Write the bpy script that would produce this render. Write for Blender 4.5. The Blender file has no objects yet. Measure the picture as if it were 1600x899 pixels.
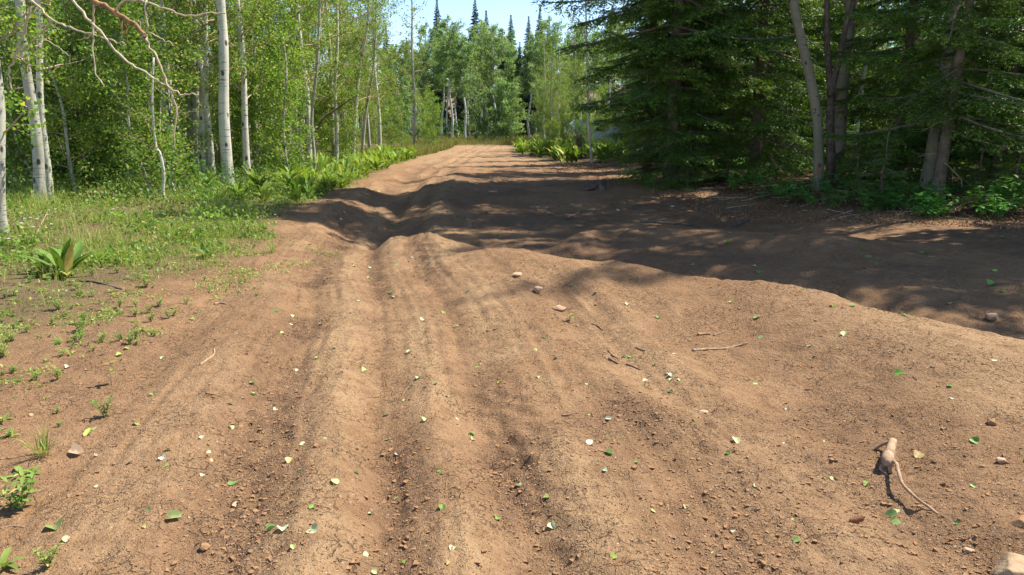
import bpy, math, random
import numpy as np
from mathutils import Vector, Matrix

R = math.radians
scene = bpy.context.scene
COL = scene.collection

# ------------------------------------------------------------------ camera
CAM_H, PITCH, FPX = 1.6, R(12.2), 1155.0
cam_d = bpy.data.cameras.new('camera')
cam_d.sensor_width = 36.0
cam_d.lens = 36.0 * FPX / 1600.0
cam_d.clip_start = 0.05
cam_d.clip_end = 1500
cam = bpy.data.objects.new('camera', cam_d)
cam.location = (0, 0, CAM_H)
cam.rotation_euler = (R(90) - PITCH, 0, 0)
COL.objects.link(cam)
scene.camera = cam

# ------------------------------------------------------------------ sky and sun
SUN_EL, SUN_AZ = R(55), R(67)          # azimuth clockwise from +Y towards +X: behind the spruces
world = bpy.data.worlds.new('World')
scene.world = world
world.use_nodes = True
wn = world.node_tree.nodes
wl = world.node_tree.links
bg = wn.get('Background') or wn.new('ShaderNodeBackground')
sky = wn.new('ShaderNodeTexSky')
sky.sky_type = 'NISHITA'
sky.sun_disc = False
sky.sun_elevation = SUN_EL
sky.sun_rotation = SUN_AZ
sky.altitude = 2400
sky.air_density = 1.0
sky.dust_density = 1.2
wl.new(sky.outputs['Color'], bg.inputs['Color'])
bg.inputs['Strength'].default_value = 0.135
sun_d = bpy.data.lights.new('sun', 'SUN')
sun_d.energy = 5.0
sun_d.angle = R(0.55)
sun_d.color = (1.0, 0.95, 0.86)
sun = bpy.data.objects.new('sun', sun_d)
sdir = Vector((math.sin(SUN_AZ) * math.cos(SUN_EL), math.cos(SUN_AZ) * math.cos(SUN_EL), math.sin(SUN_EL)))
sun.rotation_euler = sdir.to_track_quat('Z', 'Y').to_euler()
COL.objects.link(sun)

scene.view_settings.view_transform = 'Standard'
scene.view_settings.look = 'None'
scene.view_settings.gamma = 1
scene.view_settings.use_curve_mapping = False
scene.view_settings.exposure = 1.0
scene.render.engine = 'CYCLES'
scene.cycles.use_denoising = True
scene.cycles.use_adaptive_sampling = True
scene.cycles.adaptive_threshold = 0.025
scene.cycles.max_bounces = 5
scene.cycles.diffuse_bounces = 3
scene.cycles.transmission_bounces = 4
scene.cycles.glossy_bounces = 2
scene.cycles.caustics_reflective = False
scene.cycles.caustics_refractive = False

# ------------------------------------------------------------------ helpers: noise, mesh, placing
def _hash(ix, iy, seed):
    h = (ix.astype(np.int64) * 374761393 + iy.astype(np.int64) * 668265263 + seed * 982451653) & 0xFFFFFFFF
    h = ((h ^ (h >> 13)) * 1274126177) & 0xFFFFFFFF
    h = (h ^ (h >> 16)) & 0xFFFFFF
    return h / float(0xFFFFFF) * 2 - 1

def vnoise(x, y, seed=0):
    x = np.asarray(x, float); y = np.asarray(y, float)
    ix = np.floor(x); iy = np.floor(y)
    fx = x - ix; fy = y - iy
    fx = fx * fx * fx * (fx * (fx * 6 - 15) + 10); fy = fy * fy * fy * (fy * (fy * 6 - 15) + 10)
    a = _hash(ix, iy, seed); b = _hash(ix + 1, iy, seed)
    c = _hash(ix, iy + 1, seed); d = _hash(ix + 1, iy + 1, seed)
    return (a + (b - a) * fx) * (1 - fy) + (c + (d - c) * fx) * fy

def fbm(x, y, seed=0, octv=4, gain=0.5):
    s = 0; a = 1; n = 0
    for o in range(octv):
        s = s + a * vnoise(x * 2 ** o + 17.3 * o, y * 2 ** o - 9.1 * o, seed + o); n += a; a *= gain
    return s / n

def smooth(a, b, v):
    t = np.clip((v - a) / (b - a), 0, 1)
    return t * t * (3 - 2 * t)

def pix_ray(px, py):
    dx = (px - 800.0) / FPX; dy = (449.5 - py) / FPX
    c, s = math.cos(PITCH), math.sin(PITCH)
    return np.array([dx, c + dy * s, -s + dy * c])

def pix_plane(px, py, z=0.0):
    d = pix_ray(px, py)
    t = (z - CAM_H) / d[2]
    return d[0] * t, d[1] * t

def pix_at(px, py, Y):
    d = pix_ray(px, py)
    t = Y / d[1]
    return Vector((d[0] * t, Y, CAM_H + d[2] * t))

# ------------------------------------------------------------------ terrain height
_YC = np.array([-20, 0, 2.43, 6.56, 10, 14.6, 25, 40, 54, 75, 300.])
_XCV = np.array([.4, .25, -.1, -.93, -1.6, -2.25, -2.6, -2.55, -2.4, -1.0, 20.])
_YL = np.array([-20, 0, 3.5, 4.5, 5.9, 8.3, 12.5, 19, 26, 38, 58, 62, 300.])
_XLV = np.array([-4.6, -4.6, -4.4, -4.2, -3.95, -3.8, -4.0, -4.7, -5.0, -5.3, -4.8, -4.7, -4.7])
_YR = np.array([-20, 5, 10, 12, 13.5, 15, 20, 27, 36, 50, 62, 300.])
_XRV = np.array([16, 13, 11, 9.6, 8.0, 6.6, 5.5, 3.6, 1.9, .0, .3, .3])
def Xc(y): return np.interp(y, _YC, _XCV)
def XL(y): return np.interp(y, _YL, _XLV)
def XR(y): return np.interp(y, _YR, _XRV)

def _crest(pts, z):
    p = sorted(pix_plane(a, b, z) for a, b in pts)
    return np.array([q[0] for q in p]), np.array([q[1] for q in p])
C1X, C1Y = _crest([(1900, 600), (1600, 533), (1400, 493), (1200, 456), (1080, 430), (950, 402), (800, 391), (710, 372), (640, 358), (560, 352)], .2)
C2X, C2Y = _crest([(1250, 366), (1100, 352), (1010, 345), (930, 343), (880, 362), (850, 384)], .05)

def g(u, c, w): return np.exp(-((u - c) / w) ** 2)

def dirt_mask(x, y):
    """1 on bare dirt, 0 off it"""
    n = fbm(x * .8, y * .8, 11, 3) * .55 + fbm(x * 3, y * 3, 12, 2) * .2
    wl_ = np.interp(y, [0, 8, 16, 30], [.9, .8, .35, .3])
    left = smooth(-wl_, wl_, x - XL(y) + n * np.interp(y, [0, 12, 20], [1, .8, .5]))
    right = smooth(-.6, .6, XR(y) - x + n)
    end = 1 - smooth(60, 66, y)
    return left * right * end

def H(x, y):
    x = np.asarray(x, float); y = np.asarray(y, float)
    yy = np.maximum(y, 0.1)
    z = .05 * fbm(x * .25, y * .25, 1, 3) + smooth(50, 85, y) * .45 + smooth(85, 260, y) * 14
    z = z + .10 * smooth(0, 6, XL(y) - x) + smooth(12, 90, XL(y) - x) * 3
    z = z + .16 * smooth(-.5, 3.5, x - XR(y)) + smooth(12, 90, x - XR(y)) * 3
    dm = smooth(-.8, .3, x - XL(y)) * smooth(-.8, .5, XR(y) - x) * (1 - smooth(58, 66, y))
    u = x - Xc(y) + .09 * vnoise(y * .45, y * 0 + 3.3, 5) + .03 * vnoise(y * 1.7, x * 0 + 1.3, 6)
    k = .75 + .6 * vnoise(y * .55, u * .9, 8)
    ru = (-.075 * g(u, -.3, .15) + .04 * g(u, -.02, .14) - .075 * g(u, .27, .16) + .06 * g(u, .63, .2)
          - .06 * g(u, -.98, .2) + .045 * g(u, -.62, .17) + .05 * g(u, -1.42, .3) - .02 * g(u, -1.9, .3)
          - .02 * g(u, 1.0, .15))
    ru = .85 * ru * k * (1 - .35 * smooth(9, 14, y)) * (1 - .5 * smooth(30, 50, y))
    str_ = fbm(u * 7.5, y * .55, 141, 3, .6) + .5 * vnoise(u * 19, y * 1.1, 145)
    ru = ru + .016 * str_ * (1 - smooth(1.5, 2.6, np.abs(u))) * (1 - .6 * smooth(12, 25, y))
    # wide hollow on the right of the near road, its bank behind
    ru = ru - .16 * np.exp(-((x - 1.75 - .12 * (y - 4)) / .55) ** 2 - ((y - 4.3) / 1.5) ** 2)
    ru = ru + .07 * np.exp(-((x - 3.0) / .7) ** 2 - ((y - 4.2) / 1.6) ** 2)
    xt = np.interp(y, [2.0, 2.9, 3.86, 5.05, 6.6, 8.2], [2.1, 1.64, 1.2, .72, .45, .25])
    tg_ = smooth(1.6, 2.6, y) * (1 - smooth(6.8, 8.4, y)) * (.8 + .4 * vnoise(y * .9, x * .9, 9))
    ru = ru + tg_ * (-.055 * g(x - xt, 0, .17) + .035 * g(x - xt, .36, .16) + .03 * g(x - xt, -.33, .14))
    # the dip in the shade
    dip = -.42 * np.exp(-((y - 15.0) / 4.6) ** 2) * smooth(-4.2, -1.8, x + .12 * (15 - y)) * (1 - smooth(3.5, 8, x))
    # near crest and the trough behind it
    yc = np.interp(x, C1X, C1Y) + .35 * vnoise(x * 1.1, x * 0 + .7, 21)
    s = (y - yc) * .8
    gate = smooth(-2.6, -1.2, x) * (1 - .65 * smooth(2.2, 4.2, x)) * (1 - smooth(5.0, 7.5, x))
    cr = np.where(s < 0, .27 * np.exp(-(s / 1.2) ** 2), .27 * np.exp(-(s / .45) ** 2)) - .34 * np.exp(-((s - 1.55) / .75) ** 2)
    cr = cr * gate * (1 + .25 * vnoise(x * 1.3, y * .6, 22))
    # second berm
    yc2 = np.interp(x, C2X, C2Y)
    s2 = (y - yc2) * .9
    gate2 = smooth(.0, 2.0, x) * (1 - smooth(4.3, 6.0, x))
    c2 = (.26 * np.where(s2 < 0, np.exp(-(s2 / 1.1) ** 2), np.exp(-(s2 / .6) ** 2)) - .08 * g(s2, 1.1, .6)) * gate2
    # deep rut along the left side of the dip
    xr = np.interp(y, [10.5, 14, 18, 23, 28], [-1.85, -2.35, -2.85, -3.35, -3.5])
    la = -.2 * np.exp(-((x - xr) / .62) ** 2) * smooth(10, 11.8, y) * (1 - smooth(23, 29, y))
    la = la + .13 * np.exp(-((x - xr - 1.05) / .5) ** 2) * smooth(13, 16, y) * (1 - smooth(22, 27, y))
    la = la + .08 * np.sin(y * 1.9 + x * .8) * np.exp(-((x - xr + .9) / .7) ** 2) * smooth(10.5, 12.5, y) * (1 - smooth(22, 27, y))
    la = la + .09 * g(u, .9, .35) * smooth(16, 18, y) * (1 - smooth(27, 31, y))
    fine = .03 * fbm(x * 1.5, y * 1.3, 31, 3) + .022 * fbm(x * 6.5, y * 6.5, 34, 4, .62)
    # crumbly bands and cleat marks in the ruts
    cb = crumb(x, y, u)
    nf = 1 - smooth(10, 22, y)
    fine = fine + cb * nf * (.022 * fbm(x * 17, y * 17, 41, 3) - .012 * np.maximum(0, fbm(x * 26, y * 22, 47, 2) - .15) * 2)
    lug = np.sin((y * .55 + np.abs(u - .28) * .9 + .06 * vnoise(x * 3, y * 3, 61)) * 2 * math.pi * 7)
    fine = fine + nf * .006 * lug * (g(u, .42, .2) + .6 * g(u, -.6, .2)) * smooth(-.1, .4, vnoise(x * 1.2, y * 1.2, 63))
    return z + dm * (ru + dip + cr + c2 + la + fine) + (1 - dm) * .03 * fbm(x * 2, y * 2, 71, 3)

def crumb(x, y, u=None):
    if u is None:
        u = x - Xc(y)
    c = .95 * g(u, -.98, .26) + .9 * g(u, .26, .17) + .75 * g(u, -.3, .14) + .65 * g(u, 1.15, .3) * (1 - smooth(5, 8, y))
    c = c + .5 * np.exp(-((x - 1.75) / .75) ** 2 - ((y - 3.9) / 1.6) ** 2)
    c = c * (.6 + .7 * vnoise(x * 1.5, y * 1.5, 81)) + .25 * smooth(.1, .6, vnoise(x * 1.1, y * 1.1, 83))
    return np.clip(c, 0, 1)

def packed(x, y):
    u = x - Xc(y) + .09 * vnoise(y * .45, y * 0 + 3.3, 5)
    p = .9 * g(u, .62, .24) + .75 * g(u, 0, .17) + .8 * g(u, -.62, .26) + .4 * g(u, -1.45, .3) + .5 * g(u, 1.6, .5) * (1 - smooth(5, 9, y)) + .6 * smooth(2.0, 2.8, x) * (1 - smooth(6.5, 9, y))
    p = p * smooth(-.55, .35, fbm(x * 1.3, y * .9, 121, 3)) + .6 * smooth(26, 40, y)
    return np.clip(p * 1.25, 0, 1)

def hz(x, y): return float(H(np.array([x]), np.array([y]))[0])

def ground_at(px, py):
    """where the ray through a spot of the photograph meets the terrain"""
    d = pix_ray(px, py)
    t = 1.2 * 1.012 ** np.arange(420)
    X, Y, Z = d[0] * t, d[1] * t, CAM_H + d[2] * t
    below = np.nonzero(Z < H(X, Y))[0]
    if len(below) == 0:
        x, y = pix_plane(px, max(py, 225)); return Vector((x, y, hz(x, y)))
    i = max(below[0], 1)
    lo, hi = t[i - 1], t[i]
    tt = np.linspace(lo, hi, 40)
    k = np.nonzero(CAM_H + d[2] * tt <= H(d[0] * tt, d[1] * tt))[0]
    tq = tt[k[0]] if len(k) else hi
    return Vector((d[0] * tq, d[1] * tq, hz(d[0] * tq, d[1] * tq)))

# ------------------------------------------------------------------ mesh building
class MB:
    """collects vertices and faces (numpy) and links them as ONE mesh object"""
    def __init__(self):
        self.V = []; self.F = []; self.n = 0
    def add(self, V, faces, mi=0):
        V = np.asarray(V, float).reshape(-1, 3)
        for f in (faces if isinstance(faces, list) else [faces]):
            f = np.asarray(f, int)
            if f.size: self.F.append((f + self.n, mi))
        self.V.append(V); self.n += len(V)
    def merge(self, other, M=None):
        for V in other.V:
            pass
        V = np.concatenate(other.V)
        if M is not None:
            M = np.array(M); V = V @ M[:3, :3].T + M[:3, 3]
        for f, mi in other.F: self.F.append((f + self.n, mi))
        self.V.append(V); self.n += len(V)
    def mesh(self, name, mats, smooth_=True):
        V = np.concatenate(self.V) if self.V else np.zeros((0, 3))
        me = bpy.data.meshes.new(name)
        me.vertices.add(len(V)); me.vertices.foreach_set('co', V.astype(np.float32).ravel())
        nl = sum(f.size for f, _ in self.F); npoly = sum(len(f) for f, _ in self.F)
        me.loops.add(nl); me.polygons.add(npoly)
        li = np.concatenate([f.ravel() for f, _ in self.F]) if self.F else np.zeros(0)
        tot = np.concatenate([np.full(len(f), f.shape[1]) for f, _ in self.F])
        st = np.concatenate([[0], np.cumsum(tot)[:-1]])
        me.loops.foreach_set('vertex_index', li.astype(np.int32))
        me.polygons.foreach_set('loop_start', st.astype(np.int32))
        me.polygons.foreach_set('loop_total', tot.astype(np.int32))
        me.polygons.foreach_set('material_index', np.concatenate([np.full(len(f), mi) for f, mi in self.F]).astype(np.int32))
        me.polygons.foreach_set('use_smooth', np.full(npoly, smooth_))
        for m in (mats if isinstance(mats, (list, tuple)) else [mats]): me.materials.append(m)
        me.update(calc_edges=True)
        return me
    def build(self, name, mats, parent=None, smooth_=True):
        return link(name, self.mesh(name, mats, smooth_), parent)

def link(name, data, parent=None, loc=None, rot=None, scale=None):
    o = bpy.data.objects.new(name, data)
    COL.objects.link(o)
    if parent is not None: o.parent = parent
    if loc is not None: o.location = loc
    if rot is not None: o.rotation_euler = rot
    if scale is not None: o.scale = (scale,) * 3 if np.isscalar(scale) else scale
    return o

def tag(o, label, cat, group=None, kind=None):
    o['label'] = label; o['category'] = cat
    if group: o['group'] = group
    if kind: o['kind'] = kind
    return o

def tube(P, rad, k=8, cap=True):
    """a tapered tube along the points P"""
    P = np.asarray(P, float); n = len(P)
    T = np.gradient(P, axis=0); T /= np.linalg.norm(T, axis=1)[:, None] + 1e-9
    a = np.array([0, 0, 1.]) if abs(T[0, 2]) < .9 else np.array([1., 0, 0])
    N = np.cross(T, a); N /= np.linalg.norm(N, axis=1)[:, None] + 1e-9
    for i in range(1, n):                       # no flips
        v = N[i - 1] - T[i] * (N[i - 1] @ T[i]); N[i] = v / (np.linalg.norm(v) + 1e-9)
    B = np.cross(T, N)
    th = np.arange(k) * 2 * math.pi / k
    rad = np.asarray(rad, float)
    rr = rad[:, None] if rad.ndim == 1 else rad
    V = P[:, None, :] + (N[:, None, :] * np.cos(th)[None, :, None] + B[:, None, :] * np.sin(th)[None, :, None]) * np.broadcast_to(rr, (n, k))[:, :, None]
    i = np.arange(n - 1)[:, None] * k; j = np.arange(k)[None, :]; j2 = (j + 1) % k
    F = np.stack([i + j, i + j2, i + k + j2, i + k + j], -1).reshape(-1, 4)
    fs = [F]
    if cap:
        fs.append(((n - 1) * k + np.arange(k))[None, :]); fs.append(np.arange(k)[::-1][None, :])
    return V.reshape(-1, 3), fs

def frames(rng, n, up_bias=0.0):
    """random orthonormal frames, n of them: axis, side, normal"""
    a = rng.normal(size=(n, 3)); a /= np.linalg.norm(a, axis=1)[:, None]
    b = rng.normal(size=(n, 3)); b[:, 2] += up_bias
    nn = b - a * np.sum(a * b, 1)[:, None]; nn /= np.linalg.norm(nn, axis=1)[:, None] + 1e-9
    return a, np.cross(nn, a), nn

LEAF_HEX = np.array([[0, 0, 0], [.18, .36, .05], [.55, .42, .07], [1, 0, -.05], [.55, -.42, .07], [.18, -.36, .05]])
LEAF_KITE = np.array([[0, 0, 0], [.42, .46, .05], [1, 0, 0], [.42, -.46, .05]])
def leaves(rng, C, size, shape=LEAF_KITE, up_bias=.6):
    n = len(C)
    a, s, nn = frames(rng, n, up_bias)
    sz = size * rng.uniform(.7, 1.25, n)
    S = shape - np.array([.5, 0, 0])
    V = C[:, None, :] + (a[:, None, :] * S[None, :, 0:1] + s[:, None, :] * S[None, :, 1:2] + nn[:, None, :] * S[None, :, 2:3]) * sz[:, None, None]
    F = np.arange(n * len(S)).reshape(n, len(S))
    return V.reshape(-1, 3), F

# ------------------------------------------------------------------ materials
class NT:
    def __init__(self, name):
        self.m = bpy.data.materials.new(name); self.m.use_nodes = True
        self.t = self.m.node_tree
        for n in list(self.t.nodes): self.t.nodes.remove(n)
        self.out = self.t.nodes.new('ShaderNodeOutputMaterial')
    def n(self, typ, ins=None, **kw):
        nd = self.t.nodes.new(typ)
        for k, v in kw.items(): setattr(nd, k, v)
        for k, v in (ins or {}).items():
            s = nd.inputs[k]
            if hasattr(v, 'is_linked') or isinstance(v, bpy.types.NodeSocket): self.t.links.new(v, s)
            else: s.default_value = v
        return nd
    def math(self, op, a, b=0.0, c=None, clamp=False):
        nd = self.t.nodes.new('ShaderNodeMath'); nd.operation = op; nd.use_clamp = clamp
        for i, v in enumerate((a, b) if c is None else (a, b, c)):
            if isinstance(v, bpy.types.NodeSocket): self.t.links.new(v, nd.inputs[i])
            else: nd.inputs[i].default_value = v
        return nd.outputs[0]
    def mix(self, f, a, b, mode='MIX'):
        nd = self.t.nodes.new('ShaderNodeMix'); nd.data_type = 'RGBA'; nd.blend_type = mode
        for i, v in ((0, f), (6, a), (7, b)):
            if isinstance(v, bpy.types.NodeSocket): self.t.links.new(v, nd.inputs[i])
            elif i == 0: nd.inputs[i].default_value = v
            else: nd.inputs[i].default_value = (*v, 1)
        return nd.outputs[2]
    def ramp(self, f, a, b, lo=0.0, hi=1.0):
        """map range smooth"""
        nd = self.n('ShaderNodeMapRange', {'Value': f, 'From Min': a, 'From Max': b, 'To Min': lo, 'To Max': hi})
        nd.interpolation_type = 'SMOOTHSTEP'
        return nd.outputs[0]
    def noise(self, vec, scale, detail=3, rough=.55):
        return self.n('ShaderNodeTexNoise', {'Vector': vec, 'Scale': scale, 'Detail': detail, 'Roughness': rough}).outputs[0]
    def coords(self, sx=1, sy=1, sz=1, which='Object'):
        tc = self.n('ShaderNodeTexCoord').outputs[which]
        if (sx, sy, sz) == (1, 1, 1): return tc
        return self.n('ShaderNodeMapping', {'Vector': tc, 'Scale': (sx, sy, sz)}).outputs[0]
    def bump(self, h, strength=.5, dist=.01, normal=None):
        ins = {'Height': h, 'Strength': strength, 'Distance': dist}
        if normal is not None: ins['Normal'] = normal
        return self.n('ShaderNodeBump', ins).outputs[0]
    def surf(self, col, rough=.9, normal=None, spec=.3, trans=None, tcol=None):
        ins = {'Base Color': col if isinstance(col, bpy.types.NodeSocket) else (*col, 1), 'Roughness': rough, 'Specular IOR Level': spec}
        if normal is not None: ins['Normal'] = normal
        p = self.n('ShaderNodeBsdfPrincipled', ins)
        sh = p.outputs[0]
        if trans:
            tr = self.n('ShaderNodeBsdfTranslucent', {'Color': tcol if tcol is not None else col})
            sh = self.n('ShaderNodeMixShader', {0: trans, 1: sh, 2: tr.outputs[0]}).outputs[0]
        self.t.links.new(sh, self.out.inputs[0])
        return self.m

def leaf_mat(name, dark, light, yellow=None, trans=.38, rough=.5, spec=.22, tboost=(1.25, 1.35, .55), amt=.06):
    t = NT(name)
    r = t.n('ShaderNodeNewGeometry').outputs['Random Per Island']
    c = t.mix(r, dark, light)
    if yellow is not None:
        r2 = t.math('FRACT', t.math('MULTIPLY', r, 37.7))
        c = t.mix(t.math('GREATER_THAN', r2, 1 - amt), c, yellow)
    oi = t.n('ShaderNodeObjectInfo').outputs['Random']
    hsv = t.n('ShaderNodeHueSaturation', {'Hue': t.ramp(oi, 0, 1, .488, .512), 'Saturation': 1.0, 'Value': t.ramp(t.math('FRACT', t.math('MULTIPLY', oi, 7.3)), 0, 1, .85, 1.15), 'Color': c}).outputs[0]
    tc = t.mix(1.0, hsv, tboost, 'MULTIPLY')
    return t.surf(hsv, rough, None, spec, trans, tc)

def dirt_material():
    t = NT('dirt')
    P = t.coords()
    at = t.n('ShaderNodeAttribute', attribute_name='zones')
    sep = t.n('ShaderNodeSeparateColor', {'Color': at.outputs['Color']})
    dirt, crm, lit = sep.outputs[0], sep.outputs[1], sep.outputs[2]
    n1 = t.noise(P, .9, 4); n2 = t.noise(P, 6, 5, .62); n3 = t.noise(P, 45, 4, .65); n4 = t.noise(P, 170, 3, .6)
    pk = t.math('MULTIPLY', at.outputs['Alpha'], t.ramp(n2, .3, .6, .55, 1.0))
    c = t.mix(t.ramp(n1, .35, .65), (.275, .156, .078), (.312, .184, .096))
    c = t.mix(pk, c, (.415, .272, .142))
    c = t.mix(t.math('MULTIPLY', t.ramp(n2, .40, .68), .8), c, (.228, .126, .062))
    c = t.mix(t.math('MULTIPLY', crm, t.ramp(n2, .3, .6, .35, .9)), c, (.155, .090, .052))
    c = t.mix(t.math('MULTIPLY', t.ramp(n3, .5, .70), .55), c, (.140, .078, .042))
    c = t.mix(t.math('MULTIPLY', t.ramp(n4, .54, .70), .6), c, (.46, .30, .175))
    # dark specks and pale flecks of litter, each with an outline of its own
    v1 = t.n('ShaderNodeTexVoronoi', {'Vector': P, 'Scale': 62, 'Randomness': 1.0})
    vr = t.n('ShaderNodeSeparateColor', {'Color': v1.outputs['Color']})
    spot = t.ramp(v1.outputs['Distance'], .16, .28, 1, 0)
    c = t.mix(t.math('MULTIPLY', spot, t.math('GREATER_THAN', vr.outputs[0], .80)), c, (.09, .052, .033))
    c = t.mix(t.math('MULTIPLY', spot, t.math('GREATER_THAN', vr.outputs[1], .945)), c, (.52, .42, .30))
    c = t.mix(t.math('MULTIPLY', spot, t.math('GREATER_THAN', vr.outputs[2], .962)), c, (.33, .11, .045))
    # soil between the plants, needle litter under the spruces
    soil = t.mix(t.ramp(n3, .4, .65), (.17, .108, .06), (.115, .09, .042))
    soil = t.mix(t.ramp(n4, .52, .66), soil, (.27, .21, .10))
    litc = t.mix(t.ramp(n3, .38, .65), (.115, .062, .034), (.062, .038, .023))
    litc = t.mix(t.ramp(n4, .55, .68), litc, (.27, .16, .09))
    off = t.mix(lit, soil, litc)
    c = t.mix(dirt, off, c)
    # relief: crust cracks and grains
    wob = t.n('ShaderNodeVectorMath', {0: P, 1: t.n('ShaderNodeVectorMath', {0: t.n('ShaderNodeTexNoise', {'Vector': P, 'Scale': 14.0, 'Detail': 3.0}).outputs['Color'], 'Scale': .07}, operation='SCALE').outputs[0]}, operation='ADD').outputs[0]
    cr0 = t.n('ShaderNodeTexVoronoi', {'Vector': wob, 'Scale': 12.0}, feature='DISTANCE_TO_EDGE').outputs['Distance']
    cr1 = t.n('ShaderNodeTexVoronoi', {'Vector': wob, 'Scale': 31.0}, feature='DISTANCE_TO_EDGE').outputs['Distance']
    cr = t.math('MINIMUM', cr0, t.math('ADD', t.math('MULTIPLY', cr1, .8), t.ramp(n2, .42, .6, 0, .06)))
    crack = t.math('MULTIPLY', t.ramp(cr, 0.0, .045, 1, 0), t.ramp(t.noise(P, 2.2, 3), .42, .58))
    crack = t.math('MULTIPLY', crack, t.ramp(n3, .40, .58))
    c = t.mix(t.math('MULTIPLY', crack, .5), c, (.12, .07, .043))
    hgt = t.math('ADD', t.math('MULTIPLY', n3, 1.3), t.math('MULTIPLY', n4, .5))
    hgt = t.math('SUBTRACT', hgt, t.math('MULTIPLY', crack, .9))
    b = t.bump(hgt, 1.0, .02)
    return t.surf(c, .95, b, .12)

def bark_aspen(name, base=(.62, .58, .46), base2=(.50, .49, .37), dark=(.055, .045, .035), amt=.5):
    t = NT(name)
    tc = t.n('ShaderNodeTexCoord').outputs['Object']
    oi = t.n('ShaderNodeObjectInfo').outputs['Random']
    off = t.n('ShaderNodeCombineXYZ', {0: t.math('MULTIPLY', oi, 7), 1: 0.0, 2: t.math('MULTIPLY', oi, 31)}).outputs[0]
    tc = t.n('ShaderNodeVectorMath', {0: tc, 1: off}, operation='ADD').outputs[0]
    def mp(x, z): return t.n('ShaderNodeMapping', {'Vector': tc, 'Scale': (x, x, z)}).outputs[0]
    big = t.noise(mp(2, .8), 1.0, 3)
    c = t.mix(t.ramp(big, .35, .65), base, base2)
    lent = t.noise(mp(5, 48), 1.0, 2, .5)          # short dark bars round the stem
    c = t.mix(t.math('MULTIPLY', t.ramp(lent, .61, .68), .75), c, dark)
    v = t.n('ShaderNodeTexVoronoi', {'Vector': mp(4.2, 2.6), 'Scale': 1.0})   # branch scars
    scar = t.ramp(v.outputs['Distance'], .13, .22, 1, 0)
    c = t.mix(t.math('MULTIPLY', scar, amt + .4), c, dark)
    fis = t.noise(mp(9, 3), 1.0, 5, .7)
    sepz = t.n('ShaderNodeSeparateXYZ', {0: t.n('ShaderNodeTexCoord').outputs['Object']}).outputs[2]
    low = t.ramp(sepz, .1, 1.6, 1, 0)
    c = t.mix(t.math('MULTIPLY', t.math('MULTIPLY', low, amt), t.ramp(fis, .45, .6)), c, (.12, .10, .075))
    fine = t.noise(mp(14, 60), 1.0, 3)
    b = t.bump(t.math('ADD', t.math('MULTIPLY', fine, .4), t.math('SUBTRACT', fis, scar)), .5, .012)
    return t.surf(c, .75, b, .25)

def bark_rough(name, a, b_, pale):
    t = NT(name)
    tc = t.n('ShaderNodeTexCoord').outputs['Object']
    m1 = t.n('ShaderNodeMapping', {'Vector': tc, 'Scale': (22, 22, 9)}).outputs[0]
    n = t.noise(m1, 1.0, 5, .7); n2 = t.noise(tc, 3.0, 3)
    c = t.mix(t.ramp(n, .38, .62), a, b_)
    c = t.mix(t.math('MULTIPLY', t.ramp(n2, .5, .7), .6), c, pale)
    return t.surf(c, .92, t.bump(n, .9, .02), .15)

def plain(name, a, b_, scale=20, rough=.8, bump=.4, dist=.006, spec=.25):
    t = NT(name)
    P = t.coords()
    n = t.noise(P, scale, 5, .65)
    c = t.mix(t.ramp(n, .35, .65), a, b_)
    return t.surf(c, rough, t.bump(n, bump, dist), spec)

M = {}
M['dirt'] = dirt_material()
M['aspen_bark'] = bark_aspen('aspen_bark')
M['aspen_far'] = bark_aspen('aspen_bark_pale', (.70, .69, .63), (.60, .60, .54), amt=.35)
M['aspen_grey'] = bark_aspen('aspen_bark_grey', (.45, .43, .34), (.35, .335, .26), amt=.7)
M['twig'] = plain('twig_bark', (.34, .24, .15), (.50, .38, .26), 14, .8)
M['dead_twig'] = plain('dead_twig', (.40, .30, .19), (.56, .46, .33), 16, .8)
M['orange_bark'] = plain('peeling_orange_bark', (.42, .22, .09), (.16, .10, .05), 11, .8)
M['spruce_bark'] = bark_rough('spruce_bark', (.12, .088, .062), (.20, .155, .11), (.28, .23, .17))
M['dark_bark'] = bark_rough('dark_bark', (.085, .06, .045), (.17, .12, .09), (.24, .20, .17))
M['needle'] = leaf_mat('spruce_needle', (.046, .100, .016), (.090, .165, .022), None, .22, .5, .3, (1.2, 1.4, .5))
M['needle_tip'] = leaf_mat('spruce_tip', (.120, .210, .030), (.20, .29, .045), None, .28, .5, .3, (1.2, 1.4, .5))
M['needle_fir'] = leaf_mat('fir_needle', (.040, .095, .026), (.085, .165, .032), (.16, .21, .04), .25, .5, .3, (1.2, 1.4, .5))
M['needle_far'] = leaf_mat('hazed_needle', (.055, .095, .050), (.085, .130, .065), None, .15, .6, .25)  # greyer, bluer needle colour with the distance haze put in
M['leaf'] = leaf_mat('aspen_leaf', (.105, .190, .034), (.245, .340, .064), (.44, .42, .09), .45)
M['leaf_far'] = leaf_mat('hazed_aspen_leaf', (.20, .285, .125), (.285, .38, .18), None, .46)  # distance haze put into the leaf colour as a paler green
M['leaf_shrub'] = leaf_mat('shrub_leaf', (.065, .150, .032), (.135, .230, .050), (.30, .30, .07))
M['leaf_broad'] = leaf_mat('broad_leaf', (.13, .225, .032), (.27, .36, .066), (.45, .41, .10), .36, .5, .2, amt=.07)
M['leaf_dock'] = leaf_mat('dock_leaf', (.095, .175, .028), (.16, .25, .045), None, .25, .55, .18)
M['leaf_shade'] = leaf_mat('forest_plant_leaf', (.09, .26, .045), (.18, .38, .075), None, .42)  # leaf colour lightened in place of light reaching these plants
M['grass'] = leaf_mat('grass_blade', (.18, .265, .040), (.34, .40, .085), (.58, .48, .20), .35, .5, .3, amt=.16)
M['grass_dry'] = leaf_mat('dry_grass_blade', (.36, .30, .13), (.28, .28, .09), (.20, .25, .06), .3, .6, .25, amt=.3)
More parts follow.
